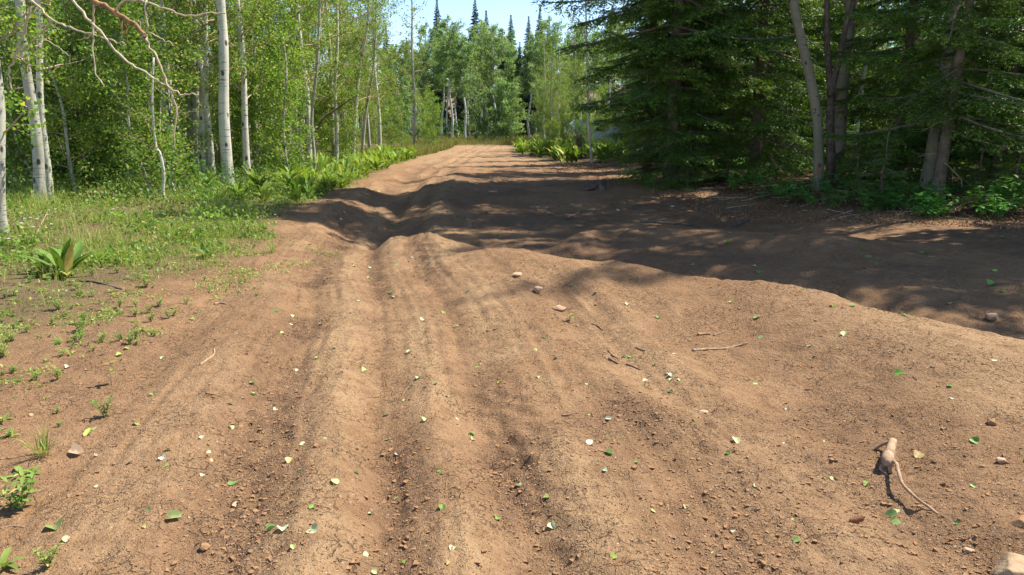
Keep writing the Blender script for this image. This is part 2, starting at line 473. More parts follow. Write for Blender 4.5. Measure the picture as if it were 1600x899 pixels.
M['cover'] = leaf_mat('ground_cover_leaf', (.14, .245, .042), (.27, .36, .078), (.52, .47, .15), .33, .5, .35, amt=.08)
M['petal'] = plain('pale_petal', (.72, .62, .72), (.80, .74, .78), 30, .6, 0)
M['clod'] = plain('dirt_clod', (.32, .185, .095), (.24, .135, .068), 60, .95, .8, .006, .1)
M['litter'] = leaf_mat('forest_litter', (.12, .06, .035), (.30, .19, .10), (.38, .20, .09), .05, .9, .1, amt=.2)
M['stone'] = plain('sandstone', (.50, .33, .20), (.40, .25, .145), 9, .9, .5, .01)
M['stone_pale'] = plain('pale_rock', (.40, .28, .165), (.27, .175, .10), 14, .9, .8, .02)
M['stick'] = plain('dry_stick', (.34, .205, .12), (.20, .115, .068), 30, .9, .8, .004)
M['root'] = plain('root_wood', (.40, .27, .165), (.26, .16, .095), 26, .85, .8, .005)
M['root_core'] = plain('broken_wood', (.70, .52, .30), (.58, .38, .2), 40, .8)
M['cone'] = plain('cone_scale', (.36, .17, .085), (.24, .105, .05), 60, .8)
M['white_paint'] = plain('white_paint', (.80, .82, .84), (.76, .78, .80), 3, .35, 0)
M['rubber'] = plain('tyre_rubber', (.02, .02, .02), (.03, .03, .03), 20, .8)
M['steel'] = plain('wheel_steel', (.42, .43, .45), (.36, .36, .38), 10, .4)
M['glass'] = plain('dark_window', (.03, .04, .05), (.04, .05, .06), 4, .08, 0, .001, .6)
M['red_lens'] = plain('red_lens', (.75, .06, .02), (.65, .05, .02), 8, .2, 0)
FL = {}
def flat_leaf(key, a, b_):
    t = NT('fallen_leaf_' + key)
    P = t.coords(which='Object')
    n = t.noise(P, 60, 3)
    oi = t.n('ShaderNodeObjectInfo').outputs['Random']
    c = t.mix(t.ramp(n, .3, .7), a, b_)
    c = t.n('ShaderNodeHueSaturation', {'Hue': t.ramp(oi, 0, 1, .485, .51), 'Saturation': t.ramp(oi, 0, 1, .85, 1.1), 'Value': t.ramp(t.math('FRACT', t.math('MULTIPLY', oi, 5.1)), 0, 1, .8, 1.1), 'Color': c}).outputs[0]
    FL[key] = t.surf(c, .55, None, .35, .2, c)
flat_leaf('pale', (.58, .62, .32), (.48, .55, .22))
flat_leaf('green', (.13, .26, .045), (.22, .36, .07))
flat_leaf('yellow', (.44, .50, .14), (.34, .43, .09))
flat_leaf('tan', (.58, .44, .22), (.40, .25, .10))
flat_leaf('white', (.66, .70, .50), (.58, .62, .40))

# ------------------------------------------------------------------ the ground: one sheet, finer near the road
def spaced(lo_, hi_, a, b, d, ratio):
    s = list(np.arange(a, b, d))
    v, st = b, d
    while v < hi_: s.append(v); st = min(st * ratio, 9); v += st
    pre = []; v, st = a, d
    while v > lo_: st = min(st * ratio, 9); v -= st; pre.append(v)
    return np.array(pre[::-1] + s)
gx = spaced(-160, 160, -3.3, 4.2, .0185, 1.05)
gy = [-12, -8, -5, -3, -1.5, -.6, 0, .5, .9, 1.2, 1.5, 1.7, 1.85]
v = 1.95
while v < 330:
    gy.append(v); v += .017 if v < 4.4 else (v * .0041 if v < 30 else v * .02)
gy = np.array(gy)
GX, GY = np.meshgrid(gx, gy)
GZ = H(GX, GY)
nx, ny = len(gx), len(gy)
Vg = np.stack([GX.ravel(), GY.ravel(), GZ.ravel()], 1)
ii = (np.arange(ny - 1)[:, None] * nx + np.arange(nx - 1)[None, :]).ravel()
Fg = np.stack([ii, ii + 1, ii + nx + 1, ii + nx], 1)
dm_v = dirt_mask(Vg[:, 0], Vg[:, 1])
cr_v = crumb(Vg[:, 0], Vg[:, 1]); pk_v = packed(Vg[:, 0], Vg[:, 1])
dark_patch = smooth(-.35, .3, fbm(Vg[:, 0] * .7, Vg[:, 1] * .6, 151, 3)) * smooth(8.5, 11.5, Vg[:, 1] + .5 * np.maximum(0, Vg[:, 0] - 1)) * (1 - smooth(22, 30, Vg[:, 1])) * smooth(-3.2, -1.6, Vg[:, 0])  # noise-broken darker patches over the middle stretch of the road
cr_v = np.maximum(cr_v, dark_patch)
li_v = smooth(-2.5, .5, Vg[:, 0] - XR(Vg[:, 1])) * (1 - smooth(30, 40, Vg[:, 1]))
dm_v = np.where(li_v > 0, dm_v * (1 - .0 * li_v), dm_v)
# vertex normals of the whole sheet, so that the two halves shade without a seam
e1 = np.gradient(GZ, axis=1) / np.gradient(GX, axis=1); e2 = np.gradient(GZ, axis=0) / np.gradient(GY, axis=0)
isdirt = dm_v[Fg].mean(1) > .5
def sheet(name, fsel):
    F = Fg[fsel]
    used, inv = np.unique(F, return_inverse=True)
    mb = MB(); mb.add(Vg[used], inv.reshape(-1, 4))
    me = mb.mesh(name, M['dirt'])
    a = me.color_attributes.new('zones', 'FLOAT_COLOR', 'POINT')
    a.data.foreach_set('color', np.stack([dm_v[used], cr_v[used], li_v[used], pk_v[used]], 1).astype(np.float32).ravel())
    N = np.stack([-e1.ravel()[used], -e2.ravel()[used], np.ones(len(used))], 1); N /= np.linalg.norm(N, axis=1)[:, None]
    me.normals_split_custom_set_from_vertices(N.astype(np.float32))
    o = link(name, me); o['kind'] = 'structure'
    return o
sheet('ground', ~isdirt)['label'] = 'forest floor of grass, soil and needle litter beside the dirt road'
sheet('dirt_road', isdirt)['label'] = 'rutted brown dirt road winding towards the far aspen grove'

def H(x, y):
    """from here on: the height of the built sheet itself"""
    x = np.asarray(x, float); y = np.asarray(y, float)
    i = np.clip(np.searchsorted(gx, x) - 1, 0, nx - 2); j = np.clip(np.searchsorted(gy, y) - 1, 0, ny - 2)
    fx = np.clip((x - gx[i]) / (gx[i + 1] - gx[i]), 0, 1); fy = np.clip((y - gy[j]) / (gy[j + 1] - gy[j]), 0, 1)
    return (GZ[j, i] * (1 - fx) + GZ[j, i + 1] * fx) * (1 - fy) + (GZ[j + 1, i] * (1 - fx) + GZ[j + 1, i + 1] * fx) * fy

# ------------------------------------------------------------------ trees: aspens
def trunk_path(rng, Ht, lean=(0, 0), bend=.15, pts=None, n=22):
    z = np.concatenate([[-.25], np.linspace(0, 1, n) ** 1.15 * Ht])
    t = z / Ht
    if pts is not None:                                   # given x,y offsets at heights
        pz = np.array([p[0] for p in pts]); px = np.array([p[1] for p in pts]); py = np.array([p[2] for p in pts])
        x = np.interp(z, pz, px); y = np.interp(z, pz, py)
        k = np.array([1, 2, 1]) / 4
        for _ in range(1):
            x[1:-1] = np.convolve(x, k, 'valid'); y[1:-1] = np.convolve(y, k, 'valid')
    else:
        ph = rng.uniform(0, 6.3, 4)
        x = lean[0] * t + bend * (np.sin(t * 5 + ph[0]) - math.sin(ph[0])) * .5 + bend * .3 * (np.sin(t * 13 + ph[1]) - math.sin(ph[1]))
        y = lean[1] * t + bend * (np.sin(t * 4 + ph[2]) - math.sin(ph[2])) * .5 + bend * .3 * (np.sin(t * 11 + ph[3]) - math.sin(ph[3]))
    return np.stack([x, y, z], 1)

def aspen_parts(rng, Ht, r0, cb, nb, blen, dens=26, ls=.055, path=None, lean=(0, 0), bend=.15, low=7.5, shape=LEAF_KITE, sides=12, flare=.35, leaf_mult=1.0, um=.06):
    """returns (trunk MB, limbs MB, crown MB)"""
    P = trunk_path(rng, Ht, lean, bend) if path is None else path
    t = np.clip(P[:, 2] / Ht, 0, 1)
    rad = r0 * ((1 - t) ** .75 * .92 + .04) * (1 + flare * np.exp(-np.maximum(P[:, 2], 0) / (.9 * r0 + .12)))
    rad2 = rad[:, None] * (1 + .07 * np.array([vnoise(np.arange(sides) * .9 + 3, np.full(sides, zz * 1.7), int(r0 * 999)) for zz in P[:, 2]]))
    tr = MB(); tr.add(*tube(P, rad2, sides))
    li = MB(); cr = MB()
    Cs, Cb = [], []
    az = rng.uniform(0, 6.3)
    for i in range(nb):
        f = (i + rng.uniform(0, .9)) / nb
        h = cb + (Ht * .97 - cb) * f
        az += 2.4 + rng.normal(0, .3)
        prof = (.45 + .55 * math.sin(math.pi * min(1, f * .8 + .18)))
        L = blen * prof * rng.uniform(.55, 1.15) * (1 if f < .85 else .6)
        up = rng.uniform(.05, .7) + f * .5
        s = np.array([np.interp(h, P[:, 2], P[:, k]) for k in range(3)])
        d = np.array([math.cos(az) * math.cos(up), math.sin(az) * math.cos(up), math.sin(up)])
        q = np.linspace(0, 1, 6)[:, None]
        wob = np.cumsum(rng.normal(0, .035 * L, (6, 3)), 0); wob[0] = 0
        B = s + d * L * q + np.array([0, 0, 1]) * (.12 * L * q ** 2 - .10 * L * q) + wob
        rb = max(.006, min(.35 * np.interp(h, P[:, 2], rad), .018 * L + .004))
        fine = h < low
        li.add(*tube(B, np.linspace(rb, rb * .25, 6), 4 if fine else 3, False))
        ns = int(3 + L * 3.2)
        for k in range(ns):
            tt = rng.uniform(.18, 1.0)
            p0 = np.array([np.interp(tt, q[:, 0], B[:, c]) for c in range(3)])
            dd = d * .6 + rng.normal(0, .6, 3); dd /= np.linalg.norm(dd)
            l2 = L * rng.uniform(.18, .42) * (1.15 - tt * .5)
            Q = p0 + dd * l2 * np.linspace(0, 1, 4)[:, None] + np.cumsum(rng.normal(0, .03 * l2, (4, 3)), 0) * np.array([[0], [1], [1], [1]])
            if fine: li.add(*tube(Q, np.linspace(rb * .4, .002, 4), 3, False))
            nl = max(4, int(3.2 * dens * (l2 + .12) * leaf_mult * (1 if fine else um) * rng.uniform(.5, 1.5)))
            a = rng.uniform(.1, 1.08, nl)[:, None]
            c = Q[0] + (Q[-1] - Q[0]) * a + rng.normal(0, .085 + .09 * l2, (nl, 3)) * np.array([1, 1, .8])
            (Cs if fine else Cb).append(c)
    if Cs:
        C = np.concatenate(Cs); cr.add(*leaves(rng, C, ls, shape))
    if Cb:
        C = np.concatenate(Cb); cr.add(*leaves(rng, C, ls * 2.0, LEAF_KITE))
    lc = MB(); lc.merge(cr) if cr.n else None
    if li.n:
        V_ = np.concatenate(li.V)
        for f, _ in li.F: lc.F.append((f + lc.n, 1))
        lc.V.append(V_); lc.n += len(V_)
    return tr, lc

def put_tree(name, parts, mats, loc, rz=0, sc=1.0, meshes=None):
    """an Empty at the foot that parents trunk, limbs and crown"""
    e = link(name, None, None, loc, (0, 0, rz), sc)
    names = ('trunk', 'crown')
    if meshes is None:
        meshes = [p.mesh(n, m) if p.n else None for p, n, m in zip(parts, names, mats)]
    for n, me in zip(names, meshes):
        if me is not None: link(n, me, e)
    return e, meshes

def variant(parts, mats):
    return [p.mesh(n, m) if p.n else None for p, n, m in zip(parts, ('trunk', 'crown'), mats)]

AM = (M['aspen_bark'], [M['leaf'], M['twig']])
AG = (M['aspen_grey'], [M['leaf'], M['twig']])
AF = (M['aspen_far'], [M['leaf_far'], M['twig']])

# hero aspens on the left: foot pixel, pixel of the stem at the top edge of the frame, stem width in pixels
def hero(seed, bx, by, tx, ty, wpx, Ht, cb, nb, blen, label, mats=AM, dens=30, mid=None, ls=.055, Y=None, flare=.35, lm=1.0, shape=LEAF_KITE, cat='aspen tree', name='aspen_tree', low=7.5, gone=None, um=.06):
    rng = np.random.default_rng(seed)
    f = ground_at(bx, by) if Y is None else None
    if Y is not None:
        p = pix_at(bx, by, Y); f = Vector((p.x, Y, hz(p.x, Y)))
    yd = f.y
    pts = [(-.3, 0, 0), (0, 0, 0)]
    for (mx, my) in (mid or []) + [(tx, ty)]:
        p = pix_at(mx, my, yd); pts.append((p.z - f.z, p.x - f.x, rng.normal(0, .05)))
    zt, xt, yt = pts[-1]
    sl = (pts[-1][1] - pts[-2][1]) / max(.3, pts[-1][0] - pts[-2][0])
    pts.append((Ht, xt + sl * .4 * (Ht - zt), yt + rng.normal(0, .3)))
    dist = math.hypot(f.x, f.y)
    r0 = wpx * dist / FPX / 2 * .9
    path = trunk_path(rng, Ht, pts=pts, n=30)
    path[:, 0] += .02 * np.sin(path[:, 2] * 2.1 + seed); path[:, 1] += .02 * np.sin(path[:, 2] * 1.7 + seed)
    parts = aspen_parts(rng, Ht, r0, cb, nb, blen, dens, ls, path=path, flare=flare, leaf_mult=lm, shape=shape, sides=14, low=low, um=um)
    e, _ = put_tree(name, parts, mats, f)
    tag(e, label, cat, gone)
    return e, f, path

# ... left side, by hand
hero(1, 355, 300, 345, 0, 18.5, 14, 6.0, 22, 2.0, 'thick smooth pale aspen trunk with swollen foot at the edge of the left verge')
hero(2, 318, 284, 319, 0, 15.5, 14, 2.6, 34, 1.8, 'straight pale aspen just behind the thick smooth one with the swollen foot', dens=22)
hero(3, 459, 264, 462, 0, 11.5, 13, 2.2, 34, 1.9, 'pale aspen with a side stem splitting low down, behind the leafy plant band', mid=[(455, 200), (458, 100)], dens=22)
hero(31, 466, 264, 462, 110, 7, 8, 2.8, 16, 1.2, 'slender grey stem hugging the pale aspen behind the leafy plant band', mats=AG, mid=[(462, 180)], dens=18)
hero(4, 3, 364, -14, 120, 17, 13, 1.3, 34, 1.5, 'stout aspen with dark scarred base cut by the left edge of the picture', mid=[(4, 300), (0, 240)], dens=24, shape=LEAF_HEX, ls=.058, mats=AG)
hero(5, 66, 318, 32, 0, 16, 14, 2.2, 36, 2.0, 'leaning grey-white aspen beside its twin stem left of the young fir', mats=AG, mid=[(58, 220), (46, 120)], dens=22)
hero(51, 76, 316, 60, 40, 11, 11, 2.6, 20, 1.4, 'thin twin stem growing out beside the leaning grey-white aspen', mid=[(70, 220), (64, 110)], dens=20)
hero(6, 200, 268, 188, 20, 9, 11, 2.2, 28, 1.6, 'slim pale aspen standing over the young fir on the left', mid=[(197, 180), (190, 110)], dens=22)
hero(7, 270, 300, 248, 0, 15, 13, 2.6, 30, 1.8, 'grey aspen trunk half hidden by leaves above the crooked bare stems', mats=AG, mid=[(262, 200), (254, 110)], dens=22)
hero(8, 401, 268, 404, 0, 7.5, 10, 1.9, 26, 1.5, 'slender aspen with an S-bend near its foot', mid=[(395, 255), (408, 235), (398, 180), (397, 110)], dens=22)
hero(9, 550, 222, 575, 40, 7.5, 12, 2.4, 30, 2.2, 'slanting pale aspen whose top leans towards the gap of sky', mid=[(556, 160), (564, 90)], dens=22, Y=33)
hero(10, 565, 226, 588, 30, 5.5, 11, 2.0, 26, 1.9, 'thin slanting aspen just past the slanting pale one', mats=AG, mid=[(570, 180), (583, 120)], dens=22, Y=35)
hero(11, 525, 228, 527, 0, 7, 12, 2.0, 30, 1.8, 'upright slim aspen between the low-splitting one and the slanting one', mid=[(524, 150), (526, 60)], dens=22, Y=29)
hero(12, 435, 262, 428, 120, 5, 8, 1.6, 22, 1.3, 'thin crooked aspen stem with brown peeling foot', mats=AG, mid=[(438, 235), (430, 190)], dens=20)
hero(13, 490, 250, 500, 20, 6, 11, 2.0, 28, 1.7, 'slim brownish aspen stem right of the low-splitting aspen', mats=AG, mid=[(486, 190), (496, 110)], dens=22, Y=25)
hero(14, 130, 262, 125, 0, 8, 12, 2.2, 28, 1.7, 'grey aspen stem behind the young fir on the left', mats=AG, dens=22, Y=26)
hero(15, 232, 262, 240, 0, 8.5, 12, 2.2, 28, 1.7, 'pale aspen stem in the thicket behind the crooked bare stems', dens=22, Y=25)

# random aspens and saplings behind
def in_left(x, y): return x < XL(y) - 1.6 - .03 * y * 0
rngS = np.random.default_rng(77)
POLE = [variant(aspen_parts(np.random.default_rng(200 + i), 11 + i * .7, .095 + .012 * i, 2.0 + .3 * i, 42, 1.8, 24, .06), AM if i % 2 else AG) for i in range(5)]
SAP = [variant(aspen_parts(np.random.default_rng(300 + i), 3.2 + .7 * i, .022 + .006 * i, .25, 32, 1.0, 34, .058, bend=.2, flare=.1, sides=6), AG) for i in range(4)]
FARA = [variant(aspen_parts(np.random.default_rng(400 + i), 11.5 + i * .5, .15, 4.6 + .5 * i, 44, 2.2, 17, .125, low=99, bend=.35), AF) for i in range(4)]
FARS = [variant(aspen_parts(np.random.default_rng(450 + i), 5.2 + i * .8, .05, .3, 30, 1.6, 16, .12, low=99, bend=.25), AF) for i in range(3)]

def clear_of(x, y, pts, d): return all((x - a) ** 2 + (y - b) ** 2 > d * d for a, b in pts)

taken = []
def scatter(n, xr, yr, ok, dmin, rng, tries=40):
    out = []
    for _ in range(n):
        for _ in range(tries):
            x, y = rng.uniform(*xr), rng.uniform(*yr)
            if ok(x, y) and clear_of(x, y, taken, dmin):
                taken.append((x, y)); out.append((x, y)); break
    return out
vis = lambda x, y, m=1.5: abs(x) < .70 * y + m
near_fill = scatter(34, (-24, -5), (18, 34), lambda x, y: x < XL(y) - 1.6 and vis(x, y), 1.3, rngS)
far_fill = scatter(46, (-40, -6), (32, 62), lambda x, y: x < XL(y) - 2.0 and vis(x, y), 1.6, rngS)
for i, (x, y) in enumerate(near_fill + far_fill):
    e, _ = put_tree('aspen_tree', None, None, (x, y, hz(x, y)), rngS.uniform(0, 6.3), rngS.uniform(.8, 1.15), POLE[i % 5])
    tag(e, 'slim leafy aspen standing in the thicket of the left-hand wood', 'aspen tree', 'aspens of the left-hand wood')
sap = scatter(50, (-22, -5), (16.5, 34), lambda x, y: x < XL(y) - 1.5 - (1.2 if y < 20 else 0) and vis(x, y), .8, rngS)
sap += scatter(60, (-34, -5), (30, 62), lambda x, y: x < XL(y) - 1.2 and vis(x, y), 1.0, rngS)
for i, (x, y) in enumerate(sap):
    e, _ = put_tree('aspen_sapling', None, None, (x, y, hz(x, y)), rngS.uniform(0, 6.3), rngS.uniform(.7, 1.2), SAP[i % 4])
    tag(e, 'leafy young aspen sapling growing among the left-hand trunks', 'sapling', 'aspen saplings of the left-hand wood')

# far grove at the end of the road
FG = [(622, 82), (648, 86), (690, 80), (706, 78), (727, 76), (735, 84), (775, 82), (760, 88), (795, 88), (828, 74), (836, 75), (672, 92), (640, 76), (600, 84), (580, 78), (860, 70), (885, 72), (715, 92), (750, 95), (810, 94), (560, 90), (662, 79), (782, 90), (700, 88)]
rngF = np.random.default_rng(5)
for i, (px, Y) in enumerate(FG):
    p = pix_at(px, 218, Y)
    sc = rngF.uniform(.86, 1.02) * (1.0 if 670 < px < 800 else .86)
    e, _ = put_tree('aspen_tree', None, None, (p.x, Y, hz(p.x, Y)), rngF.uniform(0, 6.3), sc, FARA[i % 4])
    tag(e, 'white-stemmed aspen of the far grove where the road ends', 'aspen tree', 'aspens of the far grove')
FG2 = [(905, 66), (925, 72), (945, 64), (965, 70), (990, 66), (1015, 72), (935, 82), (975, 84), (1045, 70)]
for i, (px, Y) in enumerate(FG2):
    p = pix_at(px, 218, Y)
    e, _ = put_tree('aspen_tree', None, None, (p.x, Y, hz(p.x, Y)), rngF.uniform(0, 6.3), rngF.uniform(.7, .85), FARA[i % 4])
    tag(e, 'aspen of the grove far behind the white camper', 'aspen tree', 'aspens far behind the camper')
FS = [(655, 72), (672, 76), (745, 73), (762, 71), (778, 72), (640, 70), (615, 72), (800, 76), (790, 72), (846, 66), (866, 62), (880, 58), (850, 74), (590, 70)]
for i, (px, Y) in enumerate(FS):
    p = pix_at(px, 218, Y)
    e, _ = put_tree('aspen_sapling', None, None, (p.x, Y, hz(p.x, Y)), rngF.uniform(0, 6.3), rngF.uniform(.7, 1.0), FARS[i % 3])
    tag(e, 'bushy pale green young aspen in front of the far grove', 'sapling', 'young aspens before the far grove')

# ------------------------------------------------------------------ spruces
def bough(rng, L, droop=.25, tip=.12, nd=52, step=.055, nl=.026, nw=.0085, simple=False):
    """one bough along +X: bark stem and needle sprays"""
    mb = MB()
    tt = np.linspace(0, 1, 8)
    ax = np.stack([L * tt, .05 * L * np.sin(tt * 4 + rng.uniform(0, 6)), -droop * L * tt ** 1.4 + tip * L * tt ** 3], 1)
    mb.add(*tube(ax, np.linspace(.011 * L + .004, .003, 8), 4, False), 0)
    S, D, LN = [], [], []
    for t in np.arange(.12, .98, step / L):
        p = np.array([np.interp(t, tt, ax[:, k]) for k in range(3)])
        tg = np.array([np.interp(min(1, t + .06), tt, ax[:, k]) for k in range(3)]) - p; tg /= np.linalg.norm(tg) + 1e-9
        for sd in (-1, 1):
            if rng.random() < .12: continue
            ang = rng.normal(.95, .15)
            side = np.array([-tg[1], tg[0], 0]) * sd
            d = tg * math.cos(ang) + side * math.sin(ang) + np.array([0, 0, rng.normal(-.14, .07)]); d /= np.linalg.norm(d)
            l2 = (.40 * L * (1 - t) ** .75 * min(1, t / .25 + .35) + .07) * rng.uniform(.65, 1.2)
            S.append(p); D.append(d); LN.append(l2)
            if not simple:
                for q in np.arange(.18, .95, .055 / l2):
                    for s3 in (-1, 1):
                        if rng.random() < .25: continue
                        a3 = rng.normal(.85, .15)
                        sd3 = np.cross(d, [0, 0, 1.]); sd3 /= np.linalg.norm(sd3) + 1e-9
                        d3 = d * math.cos(a3) + sd3 * s3 * math.sin(a3) + np.array([0, 0, rng.normal(-.14, .07)]); d3 /= np.linalg.norm(d3)
                        p3 = p + d * l2 * q - np.array([0, 0, .12 * l2 * q * q])
                        S.append(p3); D.append(d3); LN.append((.05 + .30 * l2 * (1 - q)) * rng.uniform(.6, 1.2))
    S.append(ax[4]); D.append((ax[-1] - ax[4]) / np.linalg.norm(ax[-1] - ax[4])); LN.append(np.linalg.norm(ax[-1] - ax[4]))
    S, D, LN = np.array(S), np.array(D), np.array(LN)
    cnt = np.maximum(3, (LN * nd).astype(int))
    idx = np.repeat(np.arange(len(S)), cnt)
    n = len(idx)
    a = rng.uniform(0, 1.02, n)
    base = S[idx] + D[idx] * (LN[idx] * a)[:, None] - np.array([0, 0, 1]) * (.12 * LN[idx] * a * a)[:, None]
    r = rng.normal(size=(n, 3)); r[:, 2] *= .5; r -= D[idx] * np.sum(r * D[idx], 1)[:, None]; r /= np.linalg.norm(r, axis=1)[:, None]
    nd_ = D[idx] * .75 + r * .75
    w = np.cross(nd_, rng.normal(size=(n, 3))); w /= np.linalg.norm(w, axis=1)[:, None] + 1e-9
    l = nl * rng.uniform(.75, 1.3, n)[:, None]
    V = np.stack([base - w * nw * .5, base + w * nw * .5, base + nd_ * l], 1).reshape(-1, 3)
    F_ = np.arange(n * 3).reshape(n, 3); far_ = (a > .72) & (np.linalg.norm(base[:, :2], axis=1) > .45 * L)
    mb.add(V, F_[~far_], 1); mb.F.append((F_[far_] + mb.n - len(V), 2))
    return mb

rb = np.random.default_rng(9)
BM = [M['spruce_bark'], M['needle'], M['needle_tip']]
BOUGH = [bough(rb, 1.0, rb.uniform(.12, .4), rb.uniform(.05, .2), 62, .045, .03, .0105) for i in range(5)]      # unit length, fine
BOUGH_ME = [b.mesh('bough', BM, False) for b in BOUGH]
BOUGH_FIR = [b.mesh('bough', [M['spruce_bark'], M['needle_fir'], M['needle_tip']], False) for b in BOUGH[:3]]
BOUGH_MID = [bough(rb, 1.0, rb.uniform(.1, .4), rb.uniform(.05, .18), 46, .075, .075, .026, True) for i in range(4)]
BOUGH_SPIRE = [bough(rb, 1.0, rb.uniform(.2, .5), .1, 34, .09, .2, .085, True) for i in range(3)]
BOUGH_LOW = [bough(rb, 1.0, rb.uniform(.1, .35), .1, 26, .11, .18, .085, True) for i in range(3)]

def conifer_trunk(rng, Ht, r0, lean=(0, 0)):
    P = trunk_path(rng, Ht, lean, .06, n=16)
    t = np.clip(P[:, 2] / Ht, 0, 1)
    rad = r0 * ((1 - t) * .95 + .03) * (1 + .35 * np.exp(-np.maximum(P[:, 2], 0) / .35))
    mb = MB(); mb.add(*tube(P, rad, 12)); return mb, P

def bough_mat(s, az, el, L, roll=0):
    return Matrix.Translation(s) @ Matrix.Rotation(az, 4, 'Z') @ Matrix.Rotation(-el, 4, 'Y') @ Matrix.Rotation(roll, 4, 'X') @ Matrix.Scale(L, 4)

def crown_mesh(rng, Ht, Rb, z0, z1, P, n, lib, down=.1, mats=BM, jag=.25, spire=False):
    mb = MB(); az = 0
    for i in range(n):
        f = (i + rng.uniform(0, 1)) / n
        h = z0 + (z1 - z0) * (f if not spire else 1 - (1 - f) ** 1.9)
        az += 2.4 + rng.normal(0, .25)
        L = max(.25 if not spire else .12, Rb * (1 - h / Ht) ** (.85 if not spire else .68) * rng.uniform(1 - jag, 1 + jag * .6))
        s = [np.interp(h, P[:, 2], P[:, k]) for k in range(3)]
        el = -down + .5 * (h / Ht) ** 2 + rng.normal(0, .1)
        mb.merge(lib[int(rng.integers(len(lib)))], bough_mat(s, az, el, L, rng.normal(0, .2)))
    return mb

def spruce(seed, loc, Ht, Rb, r0, label, z0=.6, zfine=7.2, nfine=60, lean=(0, 0), group=None, fir=False, dead=8, down=.12, name='spruce_tree', upn=46, under=None):
    """a near spruce: trunk, every lower bough a part, the top out of the picture joined into one crown"""
    rng = np.random.default_rng(seed)
    e = link(name, None, None, loc)
    tm, P = conifer_trunk(rng, Ht, r0, lean)
    tm.build('trunk', M['spruce_bark'], e)
    zf = min(zfine, Ht * .985)
    az = rng.uniform(0, 6)
    lib = BOUGH_FIR if fir else BOUGH_ME
    for i in range(nfine):
        h = z0 + (zf - z0) * ((i + rng.uniform(0, 1)) / nfine)
        az += 2.4 + rng.normal(0, .3)
        L = max(.18, Rb * (1 - h / Ht) ** .85 * rng.uniform(.65, 1.12))
        if under: L *= np.interp(h, [.7, 1.7, 3.5, 5.2], under)
        s = [np.interp(h, P[:, 2], P[:, k]) for k in range(3)]
        el = -down + .35 * (h / Ht) + rng.normal(0, .12)
        o = link('bough', lib[int(rng.integers(len(lib)))], e)
        o.matrix_local = bough_mat(s, az, el, L, rng.normal(0, .2))
    if zf < Ht * .9:
        crown_mesh(rng, Ht, Rb, zf, Ht * .99, P, upn, BOUGH_LOW).build('crown', BM, e, False)
    for i in range(dead):
        h = rng.uniform(.3, max(1.0, z0 + 1.2)); a = rng.uniform(0, 6.3); L = rng.uniform(.5, 1.3)
        s = np.array([np.interp(h, P[:, 2], P[:, k]) for k in range(3)])
        d = np.array([math.cos(a), math.sin(a), rng.uniform(-.5, .1)])
        mb = MB()
        q = s + d * L * np.linspace(0, 1, 6)[:, None] + np.cumsum(rng.normal(0, .03, (6, 3)), 0)
        mb.add(*tube(q, np.linspace(.012, .003, 6), 4, False))
        for k in range(4):
            j = int(rng.integers(1, 5)); dd = d + rng.normal(0, .6, 3)
            mb.add(*tube(q[j] + dd * L * .3 * np.linspace(0, 1, 4)[:, None], np.linspace(.005, .0015, 4), 3, False))
        mb.build('dead_branch', M['twig'], e)
    tag(e, label, 'spruce tree' if not fir else 'fir tree', group)
    return e

def at(px, Y): 
    p = pix_at(px, 250, Y); return Vector((p.x, Y, hz(p.x, Y)))

spruce(11, at(1050, 22.0), 19, 3.9, .21, 'big dark spruce whose drooping boughs reach out over the road bend', .35, 7.6, 92, upn=70, under=[.62, .62, .88, 1.25])
spruce(12, at(1012, 23.4), 18, 1.9, .13, 'slimmer spruce stem pressed against the big one at the road bend', .5, 7.0, 48, under=[.7, .7, .85, 1.1])
spruce(13, at(1085, 23.0), 19.5, 3.2, .20, 'broad spruce trunk right behind the big one at the road bend', .5, 7.2, 56, upn=64, under=[.7, .7, .9, 1.1])
spruce(14, at(1470, 15.6), 15, 2.6, .115, 'near spruce with bare lower trunk and bright bough tips by the shaded litter', 1.6, 6.2, 62, lean=(.8, 0), upn=60)
spruce(15, at(1560, 18.5), 19, 3.0, .15, 'dark spruce behind the near one with the bare lower trunk', .9, 6.6, 56, upn=60)
spruce(16, at(1180, 22.5), 19, 3.0, .17, 'dark spruce in the shade between the big spruce and the leaning aspen', .5, 7.5, 66, upn=70)
spruce(17, at(1400, 20.0), 18, 3.0, .15, 'dark spruce filling the gap between the leaning aspen and the near spruce', .5, 6.8, 64, upn=70)
spruce(20, at(1235, 30), 19, 2.9, .18, 'spruce deep in the shade behind the leaning aspen', 1.0, 8.0, 54)
spruce(21, at(1320, 32), 19, 2.8, .18, 'spruce deep in the shade behind the dark forked trunk', 1.0, 8.0, 54)
spruce(22, at(1388, 14.9), 1.75, .85, .03, 'knee-high bright green fir sapling in front of the dark spruces', .12, 1.7, 40, fir=True, dead=0, name='fir_sapling')
spruce(23, at(128, 21.0), 5.6, 1.9, .075, 'young green fir among the aspen trunks on the left', .15, 5.5, 110, fir=True, dead=0, name='fir_tree')
spruce(24, at(225, 25.0), 4.2, 1.7, .06, 'smaller green fir behind the crooked bare stems on the left', .15, 4.1, 80, fir=True, dead=0, name='fir_tree')
spruce(25, at(385, 27.0), 2.6, 1.2, .05, 'little fir between the thick pale aspen and the S-bend one', .1, 2.5, 50, fir=True, dead=0, name='fir_tree')

